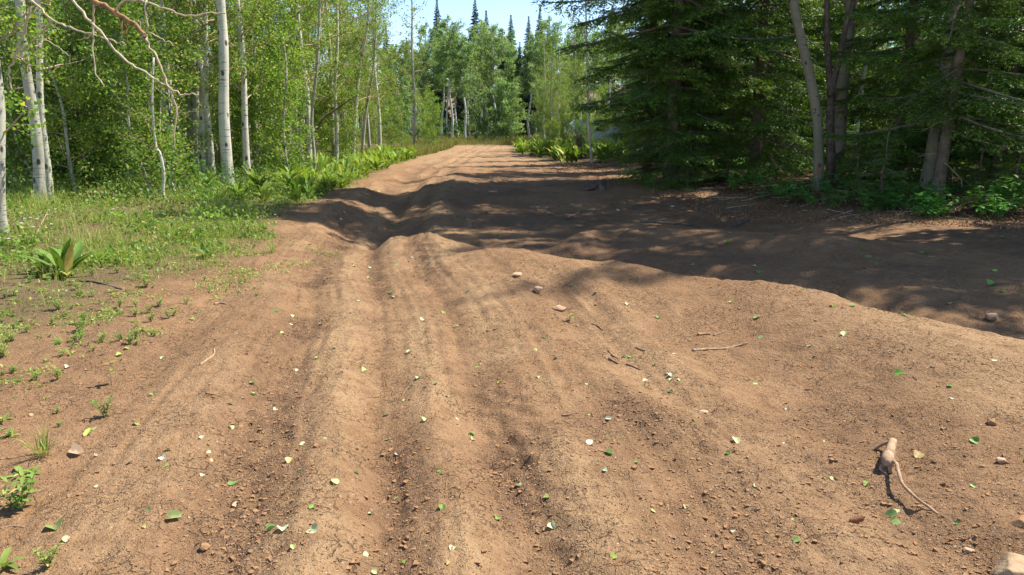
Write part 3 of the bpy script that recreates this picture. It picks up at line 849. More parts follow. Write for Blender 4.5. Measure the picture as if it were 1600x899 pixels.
YOUNG = ['young spruce crouching at the foot of the big spruce, nearest the road', 'young spruce right of the big spruce at the bend', 'young spruce in the shade left of the leaning aspen',
         'young spruce between the dark forked trunk and the fir sapling', 'young spruce behind the fir sapling', 'young spruce right of the near spruce trunk', 'young spruce cut by the right edge of the picture', 'young spruce in the gap right of the leaning aspen']
for k, (px, Y, h_) in enumerate([(1075, 20.6, 1.7), (1140, 21.5, 2.4), (1215, 22.5, 2.2), (1345, 18.0, 1.5), (1420, 18.6, 2.6), (1530, 16.6, 2.2), (1592, 15.4, 1.6), (1300, 22.8, 2.4)]):
    spruce(80 + k, at(px, Y), h_, .62 * h_ ** .8, .035, YOUNG[k], .1, h_ * .97, 34, dead=0, name='spruce_sapling', fir=(k in (3, 5)))
# mid-distance spruces on the right: one joined crown each
MIDS = []
for i in range(3):
    r_ = np.random.default_rng(600 + i); Ht = 15 + 2 * i
    tm, P = conifer_trunk(r_, Ht, .17)
    cm = crown_mesh(r_, Ht, 2.6, .8, 9, P, 70, BOUGH_MID); cm.merge(crown_mesh(r_, Ht, 2.6, 9, Ht * .99, P, 40, BOUGH_LOW))
    MIDS.append([tm.mesh('trunk', M['spruce_bark']), cm.mesh('crown', BM, False)])
rngM = np.random.default_rng(31)
taken2 = [(o.location.x, o.location.y) for o in scene.objects if o.name.startswith('spruce_tree')]
taken += taken2
ms = scatter(30, (8, 38), (24, 50), lambda x, y: x > XR(y) + 4.5 and vis(x, y, 3) and x > 6 + (y - 22) * .05, 2.1, rngM)
ms += [(17, 17), (13.5, 18.5), (19, 22)]
for i, (x, y) in enumerate(ms):
    e, _ = put_tree('spruce_tree', None, None, (x, y, hz(x, y)), rngM.uniform(0, 6.3), rngM.uniform(.85, 1.15), MIDS[i % 3])
    tag(e, 'dark spruce standing deep in the right-hand wood', 'spruce tree', 'spruces of the right-hand wood')
# sunlit aspens and saplings among and behind them
asp = scatter(22, (8, 40), (28, 60), lambda x, y: x > XR(y) + 5 and vis(x, y, 2), 1.6, rngM)
for i, (x, y) in enumerate(asp):
    e, _ = put_tree('aspen_tree', None, None, (x, y, hz(x, y)), rngM.uniform(0, 6.3), rngM.uniform(.85, 1.1), POLE[i % 5])
    tag(e, 'sunlit aspen glimpsed between the dark right-hand spruces', 'aspen tree', 'aspens behind the right-hand spruces')
sp = scatter(26, (5, 34), (30, 58), lambda x, y: x > XR(y) + 3 and vis(x, y, 2), 1.2, rngM)
for i, (x, y) in enumerate(sp):
    e, _ = put_tree('aspen_sapling', None, None, (x, y, hz(x, y)), rngM.uniform(0, 6.3), rngM.uniform(.7, 1.2), SAP[i % 4])
    tag(e, 'sunlit aspen sapling showing through the right-hand spruces', 'sapling', 'saplings behind the right-hand spruces')

# aspens standing among the right-hand spruces
AD = (bark_aspen('aspen_bark_shaded', (.27, .235, .15), (.20, .175, .115), amt=.5), [M['leaf'], M['twig']])  # darker copy of the aspen bark, shade of the wood put into its colour
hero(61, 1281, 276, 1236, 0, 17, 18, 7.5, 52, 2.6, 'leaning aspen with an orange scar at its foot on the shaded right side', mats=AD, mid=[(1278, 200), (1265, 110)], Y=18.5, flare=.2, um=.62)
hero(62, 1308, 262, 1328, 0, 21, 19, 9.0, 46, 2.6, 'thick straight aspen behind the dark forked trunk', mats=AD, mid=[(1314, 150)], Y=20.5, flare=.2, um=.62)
def tall_aspen(seed, x, y, Ht, cb, label):
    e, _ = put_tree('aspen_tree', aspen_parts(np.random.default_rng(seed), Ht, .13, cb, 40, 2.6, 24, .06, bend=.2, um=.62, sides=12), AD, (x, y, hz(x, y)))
    tag(e, label, 'aspen tree')
tall_aspen(66, 9.8, 17.6, 18, 9, 'dim straight aspen stem between the fir sapling and the near spruce')
tall_aspen(67, 12.2, 13.4, 17, 9, 'aspen just outside the right edge, shading the near road')
tall_aspen(68, 8.6, 29.0, 17, 9, 'dim tall aspen hidden behind the big spruce')
spruce(18, (12.7, 12.3, hz(12.7, 12.3)), 20.3, 3.3, .16, 'tall spruce outside the right edge whose top shades the near crest', 1.2, 5.0, 24, upn=90)
tall_aspen(69, 12.2, 10.4, 13, 6, 'shorter aspen outside the right edge, nearest the camera')
tall_aspen(70, 11.6, 15.2, 18.3, 9, 'aspen beside the near spruce at the right edge')
hero(64, 925, 216, 914, 10, 5.5, 9, 2.6, 22, 1.5, 'thin lone aspen stem at the left tip of the spruce boughs', mid=[(918, 150), (917, 80)], Y=33)
hero(65, 1018, 205, 1012, 0, 6, 12, 3.5, 18, 1.5, 'pale thin stem hidden behind the big spruce', Y=31)
for k, (px, Y, s_) in enumerate([(858, 46, .75), (872, 50, .8), (893, 54, .9), (850, 52, .8), (985, 44, .8), (872, 56, .9)]):
    p = at(px, Y)
    e, _ = put_tree('aspen_tree', None, None, p, k * 1.7, s_ * .8, POLE[k % 5])
    tag(e, 'leafy green aspen just past the corn lilies on the far right bank', 'aspen tree', 'aspens past the corn lilies')
for k, (px, Y) in enumerate([(862, 42), (876, 44), (965, 43), (850, 46), (985, 42), (918, 40), (942, 41), (898, 43)]):
    e, _ = put_tree('aspen_sapling', None, None, at(px, Y), k * 2.1, .62 + .05 * (k % 3), SAP[k % 4])
    tag(e, 'leafy sapling screening the white camper behind the corn lilies', 'sapling', 'saplings before the white camper')

# far spruces with pointed tops
FSP = []
for i in range(2):
    r_ = np.random.default_rng(700 + i); Ht = 15.0
    tm, P = conifer_trunk(r_, Ht, .17)
    cm = crown_mesh(r_, Ht, 1.7, .8, Ht * 1.0, P, 300, BOUGH_SPIRE, .2, spire=True)
    FSP.append([tm.mesh('trunk', M['spruce_bark']), cm.mesh('crown', [M['spruce_bark'], M['needle_far'], M['needle_far']], False)])
def far_spruce(i, px, tip_py, Y, label, grp=None):
    p = at(px, Y); z = pix_at(px, tip_py, Y).z
    e, _ = put_tree('spruce_tree', None, None, p, i * 1.3, (z - p.z) / 15.0, FSP[i % 2])
    tag(e, label, 'spruce tree', grp)
far_spruce(0, 688, 0, 98, 'far spruce whose lone spire stands above the left of the aspen grove')
far_spruce(1, 745, -2, 97, 'far spruce whose lone spire rises above the middle of the aspen grove')
far_spruce(2, 761, 17, 100, 'small spruce tip just right of the middle spire')
far_spruce(3, 798, 24, 92, 'far spruce at the right end of the aspen grove')
far_spruce(4, 825, 26, 84, 'slim far spruce left of the tallest right-hand spire')
far_spruce(5, 842, 14, 82, 'tallest far spruce at the right of the sky gap')
far_spruce(6, 812, 66, 88, 'short far spruce between the taller spires by the sky gap')
far_spruce(7, 856, 36, 86, 'far spruce half behind the tallest right-hand spire')
far_spruce(8, 783, 60, 86, 'dark far spruce behind the white stems of the grove')
for k, (px, ty, Y) in enumerate([(610, 40, 104), (560, 30, 100), (900, 30, 96), (950, 10, 92), (480, 10, 95), (400, 0, 95), (300, 0, 90), (880, 60, 100), (1020, 0, 80), (640, 60, 108), (720, 70, 110), (670, 66, 112), (765, 70, 112), (820, 80, 112)]):
    far_spruce(k, px, ty, Y, 'dark spruce standing in the wood behind the far grove', 'spruces behind the far grove')


# ------------------------------------------------------------------ more stems, branches and dead wood
def px_curve(pts, Y, dy=None):
    return np.array([list(pix_at(a, b, Y + (dy[i] if dy else 0))) for i, (a, b) in enumerate(pts)])

def smooth_curve(P, n=6):
    """Catmull-Rom through the points"""
    P = np.asarray(P, float); Q = np.vstack([2 * P[0] - P[1], P, 2 * P[-1] - P[-2]])
    out = []
    for i in range(1, len(Q) - 2):
        for t in np.arange(n) / n:
            a, b, c, d = Q[i - 1], Q[i], Q[i + 1], Q[i + 2]
            out.append(.5 * (2 * b + (c - a) * t + (2 * a - 5 * b + 4 * c - d) * t * t + (3 * b - a - 3 * c + d) * t ** 3))
    out.append(Q[-2]); return np.array(out)

def local(P, e): return np.asarray(P) - np.array(e.location)

stout = [o for o in scene.objects if o.get('label', '').startswith('stout aspen with dark scarred')][0]
YS = stout.location.y
BR = [  # (pixels along the branch, width at start, width at end, material)
    ([(-14, -150), (30, -60), (48, 0), (37, 50), (27, 82), (15, 112), (19, 142)], 6, 3.5, 'dead_twig'),
    ([(-14, -150), (10, -40), (50, 2), (84, 32), (115, 45), (145, 53), (172, 62), (195, 68)], 5, 2, 'dead_twig'),
    ([(84, 32), (62, 54), (37, 80), (35, 96)], 4, 2, 'dead_twig'),
    ([(-14, -170), (60, -70), (113, 0), (150, 42), (176, 72), (206, 102), (240, 121), (270, 141), (285, 147), (310, 148)], 6, 2.5, 'dead_twig'),
    ([(-14, -170), (70, -60), (145, -2), (182, 21), (206, 36), (225, 53), (229, 62)], 12, 6.5, 'orange_bark'),
    ([(226, 52), (232, 70), (246, 90), (262, 130), (274, 168), (271, 225)], 4.5, 3, 'dead_twig'),
    ([(180, 20), (186, 8), (202, 1), (226, 4), (258, 14), (290, 24), (330, 20), (352, 21)], 5, 2.5, 'dead_twig'),
    ([(147, 4), (146, 50), (149, 108), (162, 134)], 4, 2, 'dead_twig'),
    ([(229, 0), (229, 50)], 3, 3, 'dead_twig'),
    ([(64, 56), (92, 76), (108, 88)], 2, 1, 'dead_twig'),
    ([(198, 30), (197, 56)], 4, 2.5, 'orange_bark'), ([(189, 30), (191, 55)], 4, 2.5, 'orange_bark'),
    ([(144, 55), (125, 63)], 2.5, 1.5, 'dead_twig'), ([(232, 52), (255, 62), (272, 72)], 2.5, 1.2, 'dead_twig')]
for i, (pts, w0, w1, m) in enumerate(BR):
    dyy = [-.9 * min(1, max(0, (a + 14) / 250)) for a, b in pts]
    C = smooth_curve(px_curve(pts, YS, dyy), 5)
    C[1:-1] += np.random.default_rng(i).normal(0, .010, (len(C) - 2, 3))
    w = np.linspace(w0, w1, len(C)) * YS / FPX / 2 * .75
    w = w * (1 + .12 * np.sin(np.arange(len(C)) * 1.9 + i))
    mb = MB(); mb.add(*tube(local(C, stout), w, 7))
    b = mb.build('branch', M[m], stout)
    if m == 'orange_bark' and i == 4: b['label'] = 'thick broken bough with peeling orange bark'

# crooked bare stems left of the thick pale aspen
for k, (pts, w, lab) in enumerate([
        ([(262, 316), (255, 302), (256, 270), (250, 240), (243, 225), (238, 160), (240, 90)], 5.5, 'crooked bare stem with a hooked white foot in the left verge'),
        ([(300, 300), (292, 286), (284, 270), (277, 250), (272, 225), (268, 190), (266, 120)], 5.5, 'bent bare stem arching from the verge beside the thick pale aspen'),
        ([(275, 304), (268, 285), (262, 262), (254, 240), (250, 200), (252, 120)], 4, 'thin leaning bare stem between the two crooked ones'),
        ([(372, 300), (366, 285), (364, 266), (362, 250)], 3.5, 'short white bare shoot at the foot of the thick pale aspen')]):
    f = ground_at(*pts[0]); e = link('bare_stem', None, None, f)
    C = smooth_curve(px_curve(pts, f.y), 5); C[0, 2] -= .1
    mb = MB(); mb.add(*tube(local(C, e), np.linspace(w, w * .5, len(C)) * f.y / FPX / 2, 7)); mb.build('stem', M['aspen_bark'], e)
    rng = np.random.default_rng(40 + k)
    if k < 3:
        lv = MB(); tw = MB(); cs = []
        for j in range(14):
            q = C[int(rng.integers(len(C) // 2, len(C)))]; d = rng.normal(0, .5, 3)
            tw.add(*tube(local(q + d * np.linspace(0, 1, 4)[:, None], e), np.linspace(.006, .002, 4), 3, False))
            cs.append(q + d * rng.uniform(.2, 1.1, (40, 1)) + rng.normal(0, .09, (40, 3)))
        lv.add(*leaves(rng, local(np.concatenate(cs), e), .055)); lv.build('crown', M['leaf'], e); tw.build('twigs', M['twig'], e)
    tag(e, lab, 'stem')

# arching dark dead stem in the aspens
f = at(491, 27); e = link('bare_stem', None, None, f)
C = smooth_curve(px_curve([(491, 224), (494, 205), (506, 185), (530, 168), (555, 150)], 27), 5); C[0, 2] = f.z - .1
mb = MB(); mb.add(*tube(local(C, e), np.linspace(.06, .02, len(C)), 7)); mb.build('stem', M['dark_bark'], e)
tag(e, 'dark dead stem arching to the right among the slim aspens', 'stem')

# dark forked tree on the right
f = at(1296, 19.5); e = link('forked_tree', None, None, f)
C = smooth_curve(px_curve([(1300, 268), (1297, 200), (1298, 140), (1293, 80), (1292, 0), (1290, -200)], 19.5), 5); C[0] = (f.x, f.y, f.z - .2)
mb = MB(); mb.add(*tube(local(C, e), np.linspace(.12, .05, len(C)), 10)); mb.build('trunk', M['dark_bark'], e)
C = smooth_curve(px_curve([(1297, 150), (1303, 125), (1313, 85), (1322, 40), (1334, 0), (1360, -160)], 19.4), 5)
mb = MB(); mb.add(*tube(local(C, e), np.linspace(.085, .05, len(C)), 10)); mb.build('fork', M['dark_bark'], e)
tag(e, 'dark forked dead trunk between the leaning aspen and the thick straight aspen', 'dead tree')

# orange scar on the foot of the leaning aspen
lean = [o for o in scene.objects if o.get('label', '').startswith('leaning aspen with an orange scar')][0]
lt = [c for c in lean.children if c.name.startswith('trunk')][0]
mb = MB(); P = []
co = np.array([v.co[:] for v in lt.data.vertices]).reshape(-1, 14, 3)
rows = [r for r in co if .15 < r[:, 2].mean() < 1.3]
rows = np.array(rows)
rel = rows - rows.mean(1, keepdims=True)
vd = -np.array([lean.location.x, lean.location.y, 0]); vd = vd / np.linalg.norm(vd)
th = [int(np.argmax(rel[0] @ vd))]
sel = [(th[0] + k) % 14 for k in (-1, 0, 1)]
strip = rows[:, sel] + rel[:, sel] * .05
for i_ in range(len(strip)):
    q_ = i_ / max(1, len(strip) - 1); w_ = .75 * (1 - q_) ** .6 * (.7 + .5 * math.sin(i_ * 2.1) ** 2)
    m_ = strip[i_, 1].copy(); strip[i_, 0] = m_ + (strip[i_, 0] - m_) * w_; strip[i_, 2] = m_ + (strip[i_, 2] - m_) * w_ * .8
n = len(strip)
pts = strip.reshape(-1, 3); F = [[i * 3 + j, i * 3 + j + 1, i * 3 + j + 4, i * 3 + j + 3] for i in range(n - 1) for j in range(2)]
back = (rows[:, sel] - rel[:, sel] * .1).reshape(-1, 3)
mb.add(np.vstack([pts, back]), [np.array(F)])
t_ = plain('orange_scar', (.36, .13, .05), (.20, .11, .06), 7, .9); M['scar'] = t_
if n > 1: mb.build('bark_scar', M['scar'], lean)

# stumps and log
def lumpy_tube(P, rad, k, rng, amp=.15):
    V, F = tube(P, rad, k); c = np.repeat(np.asarray(P), k, 0)
    V = c + (V - c) * (1 + amp * rng.normal(size=(len(V), 1))); return V, F
rng = np.random.default_rng(3)
f = ground_at(905, 247); e = link('stump', None, None, f)
sc_ = f.y / FPX
z = np.linspace(-.1, 30 * sc_, 9); mb = MB(); mb.add(*lumpy_tube(np.stack([.02 * np.sin(z * 5), 0 * z, z], 1), np.linspace(.17, .12, 9), 10, rng)); mb.build('trunk', M['dark_bark'], e)
for k, (dx, hh) in enumerate([(-.08, .28), (.07, .22), (.02, .36)]):
    mb = MB(); mb.add(*tube(np.array([[dx, 0, z[-1] - .1], [dx * 1.3, 0, z[-1] + hh * .6], [dx * 1.8, .02, z[-1] + hh]]), [.05, .03, .008], 5)); mb.build('splinter', M['stick'], e)
mb = MB(); mb.add(*tube(smooth_curve([[.05, -.05, .35], [.3, -.1, .25], [.62, -.1, .2]], 4), np.linspace(.06, .035, 9), 7)); mb.build('branch', M['dead_twig'], e)
mb = MB(); mb.add(*tube(smooth_curve([[-.05, -.05, .5], [-.25, -.1, .8], [-.5, -.1, 1.25]], 4), np.linspace(.04, .015, 9), 7)); mb.build('branch', M['dead_twig'], e)
tag(e, 'splintered brown tree stump with a side branch before the corn lilies', 'stump')
f = ground_at(936, 297); e = link('stump', None, None, f)
z = np.linspace(-.1, .27, 8); mb = MB(); V, F = lumpy_tube(np.stack([.05 * z, 0 * z, z], 1), np.linspace(.24, .15, 8), 12, rng, .12); mb.add(V, F); mb.build('trunk', M['dark_bark'], e)
mb = MB(); mb.add(*tube(smooth_curve([[-.1, -.1, .12], [-.32, -.22, .04], [-.6, -.3, -.03]], 4), np.linspace(.08, .03, 9), 7)); mb.build('root', M['dark_bark'], e)
tag(e, 'low dark rotten stump at the shaded road edge under the big spruce', 'stump')
f = ground_at(150, 312); e = link('fallen_log', None, None, f)
mb = MB(); x = np.linspace(-.37, .40, 9); mb.add(*lumpy_tube(np.stack([x, .1 * x, .055 + .03 * x], 1), np.interp(x, [-.4, 0, .4], [.05, .075, .06]), 10, rng, .1)); mb.build('wood', M['dark_bark'], e)
tag(e, 'short weathered log lying in the grass below the young fir', 'log')

# ------------------------------------------------------------------ camper behind the right bank
def box(c, s, bev=0.0):
    bm_v = np.array([[x, y, z] for x in (-1, 1) for y in (-1, 1) for z in (-1, 1)]) * np.array(s) / 2 + np.array(c)
    F = np.array([[0, 1, 3, 2], [4, 6, 7, 5], [0, 4, 5, 1], [2, 3, 7, 6], [0, 2, 6, 4], [1, 5, 7, 3]])
    return bm_v, F
cx = pix_at(944, 200, 47)
ce = link('camper', None, None, (cx.x, 47, hz(cx.x, 47)), (0, 0, R(8)), .82)
prof = np.array([[-2.55, 1.55], [-2.45, 2.05], [-2.2, 2.35], [2.5, 2.45], [2.6, 2.3], [2.6, .72], [-1.35, .72], [-1.45, 1.40], [-2.45, 1.45]])
def prism(pr, y0, y1):
    n = len(pr); V = np.array([[p[0], y0, p[1]] for p in pr] + [[p[0], y1, p[1]] for p in pr])
    F = [np.arange(n)[None, :], (np.arange(n)[::-1] + n)[None, :], np.array([[i, n + i, n + (i + 1) % n, (i + 1) % n] for i in range(n)])]
    return V, F
mb = MB(); mb.add(*prism(prof, -1.1, 1.1)); mb.build('body', M['white_paint'], ce, False)
for (x, z, w, h) in [(-.6, 1.75, .7, .45), (1.5, 1.75, .8, .5)]:
    mb = MB(); mb.add(*box((x, -1.105, z), (w + .08, .03, h + .08))); fr = mb.build('window', M['steel'], ce, False)
    mb = MB(); mb.add(*box((x, -1.125, z), (w, .02, h))); mb.build('pane', M['glass'], fr, False)
mb = MB(); mb.add(*box((.55, -1.11, 1.5), (.65, .03, 1.5))); d_ = mb.build('door', M['white_paint'], ce, False)
mb = MB(); mb.add(*box((.78, -1.135, 1.45), (.04, .03, .14))); mb.build('handle', M['steel'], d_, False)
for x in (.2, 1.15):
    th = np.arange(24) * 2 * math.pi / 24
    def disc(r, y0, y1): return prism(np.stack([x + r * np.cos(th), .36 + r * np.sin(th)], 1), y0, y1)
    mb = MB(); mb.add(*disc(.36, -1.08, -.84)); w_ = mb.build('wheel', M['rubber'], ce, False)
    mb = MB(); mb.add(*disc(.2, -1.10, -1.079)); mb.build('rim', M['steel'], w_, False)
mb = MB(); mb.add(*box((.6, 0, .62), (3.9, 1.6, .2))); mb.build('chassis', M['rubber'], ce, False)
mb = MB(); mb.add(*box((-2.5, -1.0, 1.62), (.14, .16, .14))); mb.build('marker_light', M['red_lens'], ce, False)
mb = MB(); mb.add(*box((-1.2, -.5, .36), (.12, .12, .74))); mb.build('support_leg', M['steel'], ce, False)
tag(ce, 'white camper trailer with a red marker light, half hidden behind saplings', 'camper')

# ------------------------------------------------------------------ leafy plants
def strap(base, az, up, L, W, curl=.6, nseg=4, fold=.15, twist=0.0):
    """one lance-shaped leaf: strip of quads with a folded midrib"""
    t = np.linspace(0, 1, nseg + 1)
    w = W * np.sin(np.pi * np.clip(t * .92 + .06, 0, 1)) ** .8
    el = up - curl * t ** 1.3
    r = np.concatenate([[0], np.cumsum(np.cos((el[1:] + el[:-1]) / 2))]) * L / nseg
    z = np.concatenate([[0], np.cumsum(np.sin((el[1:] + el[:-1]) / 2))]) * L / nseg
    d = np.array([math.cos(az), math.sin(az), 0]); s = np.array([-math.sin(az + twist), math.cos(az + twist), 0])
    mid = np.asarray(base) + d * r[:, None] + np.array([0, 0, 1]) * z[:, None]
    nrm = -d * np.sin(el)[:, None] + np.array([0, 0, 1]) * np.cos(el)[:, None]
    Lf = mid + s * w[:, None] * .5 + nrm * w[:, None] * fold; Rt = mid - s * w[:, None] * .5 + nrm * w[:, None] * fold
    V = np.stack([Lf, mid, Rt], 1).reshape(-1, 3)
    i = np.arange(nseg)[:, None] * 3
    F = np.concatenate([np.hstack([i, i + 1, i + 4, i + 3]), np.hstack([i + 1, i + 2, i + 5, i + 4])])
    return V, F

def lily(seed, h, nlv):
    rng = np.random.default_rng(seed); mb = MB()
    for i in range(nlv):
        b = (rng.normal(0, .03), rng.normal(0, .03), h * rng.uniform(0, .35))
        mb.add(*strap(b, rng.uniform(0, 6.3), rng.uniform(.6, 1.45), h * rng.uniform(.35, .95), h * rng.uniform(.09, .2), rng.uniform(.2, 1.4), 4, .15, rng.normal(0, .4)))
    return mb
LILY = [lily(i, .8, 13 + i).mesh('corn_lily', M['leaf_broad']) for i in range(5)]
rngP = np.random.default_rng(12)
lp = []
while len(lp) < 230:
    y = rngP.uniform(15.5, 40); x = XL(y) - abs(rngP.normal(.3, 1.5)) + .15
    if dirt_mask(np.array([x]), np.array([y]))[0] < .6 and (y > 17.5 or rngP.random() < .35) and x > XL(y) - 3.2: lp.append((x, y))
for i, (x, y) in enumerate(lp):
    o = link('corn_lily', LILY[i % 5], None, (x, y, hz(x, y) - .01), (0, 0, rngP.uniform(0, 6.3)), (.38 + .55 * rngP.random() ** 1.4) * (.75 + .012 * y))
    tag(o, 'broad-leaved green plant in the band along the left road edge', 'plant', 'broad-leaved plants on the left road edge')
rp = []
while len(rp) < 120:
    y = rngP.uniform(33, 52); x = XR(y) + rngP.uniform(.1, 4.6)
    if abs(x / y) < .16: rp.append((x, y))
for i, (x, y) in enumerate(rp):
    o = link('corn_lily', LILY[i % 5], None, (x, y, hz(x, y) - .01), (0, 0, rngP.uniform(0, 6.3)), rngP.uniform(.9, 1.35))
    tag(o, 'tall upright corn lily in the sunlit patch right of the road end', 'plant', 'corn lilies right of the road end')

# the two big-leaved docks at the near left verge: every leaf a part
def dock(px, py, h, nlv, seed, label, limp=3):
    rng = np.random.default_rng(seed); f = ground_at(px, py)
    e = link('dock_plant', None, None, f)
    for i in range(nlv):
        az = i * 2.4 + rng.normal(0, .3); L = h * rng.uniform(.75, 1.1)
        mb = MB(); mb.add(*strap((rng.normal(0, .04), rng.normal(0, .04), -.01), az, rng.uniform(.8, 1.5), L, h * rng.uniform(.13, .22), rng.uniform(.1, 1.2), 7, .14, rng.normal(0, .6)))
        mb.build('leaf', M['leaf_dock'], e)
    for i in range(limp):
        mb = MB(); mb.add(*strap((0, 0, .03), rng.uniform(0, 6.3), .35, h * .7, h * .2, .55, 6, .08)); mb.build('leaf', M['leaf_broad'], e)
    tag(e, label, 'plant')
    return e
dock(104, 432, .50, 15, 1, 'large upright dock plant with a yellowing leaf on the near left verge', 4)
yl = MB(); 
dk = [o for o in scene.objects if o.name.startswith('dock_plant')][0]
yl.add(*strap((.06, -.06, 0), -.5, 1.35, .42, .10, .3, 7, .1)); b = yl.build('leaf', plain('yellow_leaf', (.52, .42, .12), (.42, .30, .07), 14, .5, .1), dk); b['label'] = 'yellowing leaf'
dock(70, 428, .36, 7, 2, 'smaller limp dock plant just left of the large upright one', 4)
dock(322, 403, .27, 11, 3, 'small dock plant alone on the dirt by the left verge', 5)
dock(232, 415, .2, 4, 4, 'single folded dock shoot between the two bigger dock plants', 2)

# weeds on the bare dirt at the left
def weed(seed, n, L, W, up=(.15, .9), stem=False):
    rng = np.random.default_rng(seed); mb = MB()
    for i in range(n):
        mb.add(*strap((rng.normal(0, .012), rng.normal(0, .012), -.004), i * 2.4 + rng.normal(0, .4), rng.uniform(*up), L * rng.uniform(.6, 1.2), W * rng.uniform(.7, 1.2), rng.uniform(.3, 1.1), 3, .12))
    return mb
def sprig(seed, h, n):
    """upright weed: stems with small opposite leaves"""
    rng = np.random.default_rng(seed); mb = MB()
    for s in range(n):
        a = rng.uniform(0, 6.3); lean_ = rng.uniform(.1, .8); hh = h * rng.uniform(.5, 1.1)
        top = np.array([math.cos(a) * lean_ * hh, math.sin(a) * lean_ * hh, hh])
        C = np.array([0, 0, -.005]) + top * np.linspace(0, 1, 4)[:, None]
        mb.add(*tube(C, np.linspace(.0025, .001, 4), 3, False))
        for q in np.linspace(.25, 1, 6):
            for sd in (0, math.pi):
                mb.add(*strap(top * q, a + sd + q * 9 + rng.normal(0, .4), rng.uniform(.1, .9), h * .34 * rng.uniform(.6, 1.2), h * .12, .6, 2, .1))
    return mb
WEED = [weed(1, 8, .09, .022).mesh('weed', M['cover']), weed(2, 11, .07, .016).mesh('weed', M['cover']), weed(3, 6, .10, .028).mesh('weed', M['leaf_broad']),
        sprig(4, .10, 5).mesh('weed', M['cover']), sprig(5, .13, 6).mesh('weed', M['cover']), sprig(6, .09, 8).mesh('weed', M['cover'])]
TUFT = [weed(20 + i, 34, .15, .0055, (.8, 1.5)).mesh('grass_tuft', M['grass']) for i in range(3)]
named = [(165, 652, 3, 1.0, 'small forked weed alone on the bare dirt, below the leafy seedling'), (36, 742, 0, 1.15, 'flat toothed weed on the near dirt at the left edge'),
         (34, 797, 4, 1.2, 'bushy low weed on the near dirt at the left edge'), (74, 886, 3, .8, 'little upright weed near the bottom left corner'),
         (4, 884, 0, 1.3, 'grassy weed cut by the bottom left corner')]
for px, py, k, sc, lab in named:
    f = ground_at(px, py); tag(link('weed', WEED[k], None, f, (0, 0, px), sc), lab, 'weed')
f = ground_at(66, 712); tag(link('grass_tuft', TUFT[0], None, f, (0, 0, 1), 1.15), 'grass tuft standing alone on the near dirt at the left', 'grass tuft')
f = ground_at(425, 395); tag(link('grass_tuft', TUFT[1], None, f, (0, 0, 2), 1.3), 'bright green grass tuft on the dirt right of the small dock plant', 'grass tuft')
# seedling with broad leaves
def seedling(px, py, h, seed, label):
    rng = np.random.default_rng(seed); f = ground_at(px, py); e = link('seedling', None, None, f)
    mb = MB(); mb.add(*tube(np.array([[0, 0, -.01], [.004, 0, h * .5], [.008, .004, h]]), [.0025, .002, .0015], 5)); mb.build('stem', M['twig'], e)
    for i, (q, L) in enumerate([(1, .065), (.95, .06), (.75, .05), (.5, .06), (.45, .045)]):
        mb = MB(); mb.add(*strap((.006 * q, 0, h * q), i * 2.2 + 1, .25, L, L * .5, .9, 4, .1)); mb.build('leaf', M['leaf_shrub'], e)
    tag(e, label, 'seedling')
seedling(174, 602, .15, 1, 'leafy seedling on a thin stem with its shadow beneath, on the left dirt')
seedling(890, 503, .06, 2, 'tiny green three-leaved seedling below the two tan stones')
wp = []
rngW = np.random.default_rng(21)
while len(wp) < 260:
    px, py = rngW.uniform(0, 470), rngW.uniform(355, 700)
    lim = np.interp(py, [355, 420, 480, 560, 640, 700], [470, 420, 330, 210, 140, 90])
    if px > lim or (py > 560 and rngW.random() < .55) or rngW.random() < (px / lim) ** 2 * .8 or rngW.random() > .08 + 1.1 * float(smooth(-.05, .4, vnoise(px / 55, py / 32, 7))): continue
    f = ground_at(px, py)
    if f.y < 30: wp.append(f)
for i, f in enumerate(wp):
    k = int(rngW.integers(0, 6))
    o = link('weed', WEED[k], None, f, (0, 0, rngW.uniform(0, 6.3)), .28 + .6 * rngW.random() ** 1.8)
    tag(o, 'small green weed sprouting from the bare dirt on the left', 'weed', 'weeds on the left dirt')

# ------------------------------------------------------------------ grass and ground cover (nobody could count it)
def blades(rng, X, Y, h, w, bend=.5):
    n = len(X); Z = H(X, Y)
    a = rng.uniform(0, 6.283, n); b = rng.uniform(0, 6.283, n)
    s = np.stack([np.cos(a), np.sin(a), np.zeros(n)], 1) * (w / 2)[:, None]
    ln = np.stack([np.cos(b), np.sin(b), np.zeros(n)], 1) * (h * rng.uniform(.05, bend, n))[:, None]
    base = np.stack([X, Y, Z - .01], 1)
    mid = base + ln * .35 + np.array([0, 0, 1]) * (h * .55)[:, None]
    tip = base + ln + np.array([0, 0, 1]) * (h * .98)[:, None]
    V = np.stack([base - s, base + s, mid - s * .8, mid + s * .8, tip], 1).reshape(-1, 3)
    i = np.arange(n)[:, None] * 5
    return V, [np.hstack([i, i + 1, i + 3, i + 2]), np.hstack([i + 2, i + 3, i + 4])]

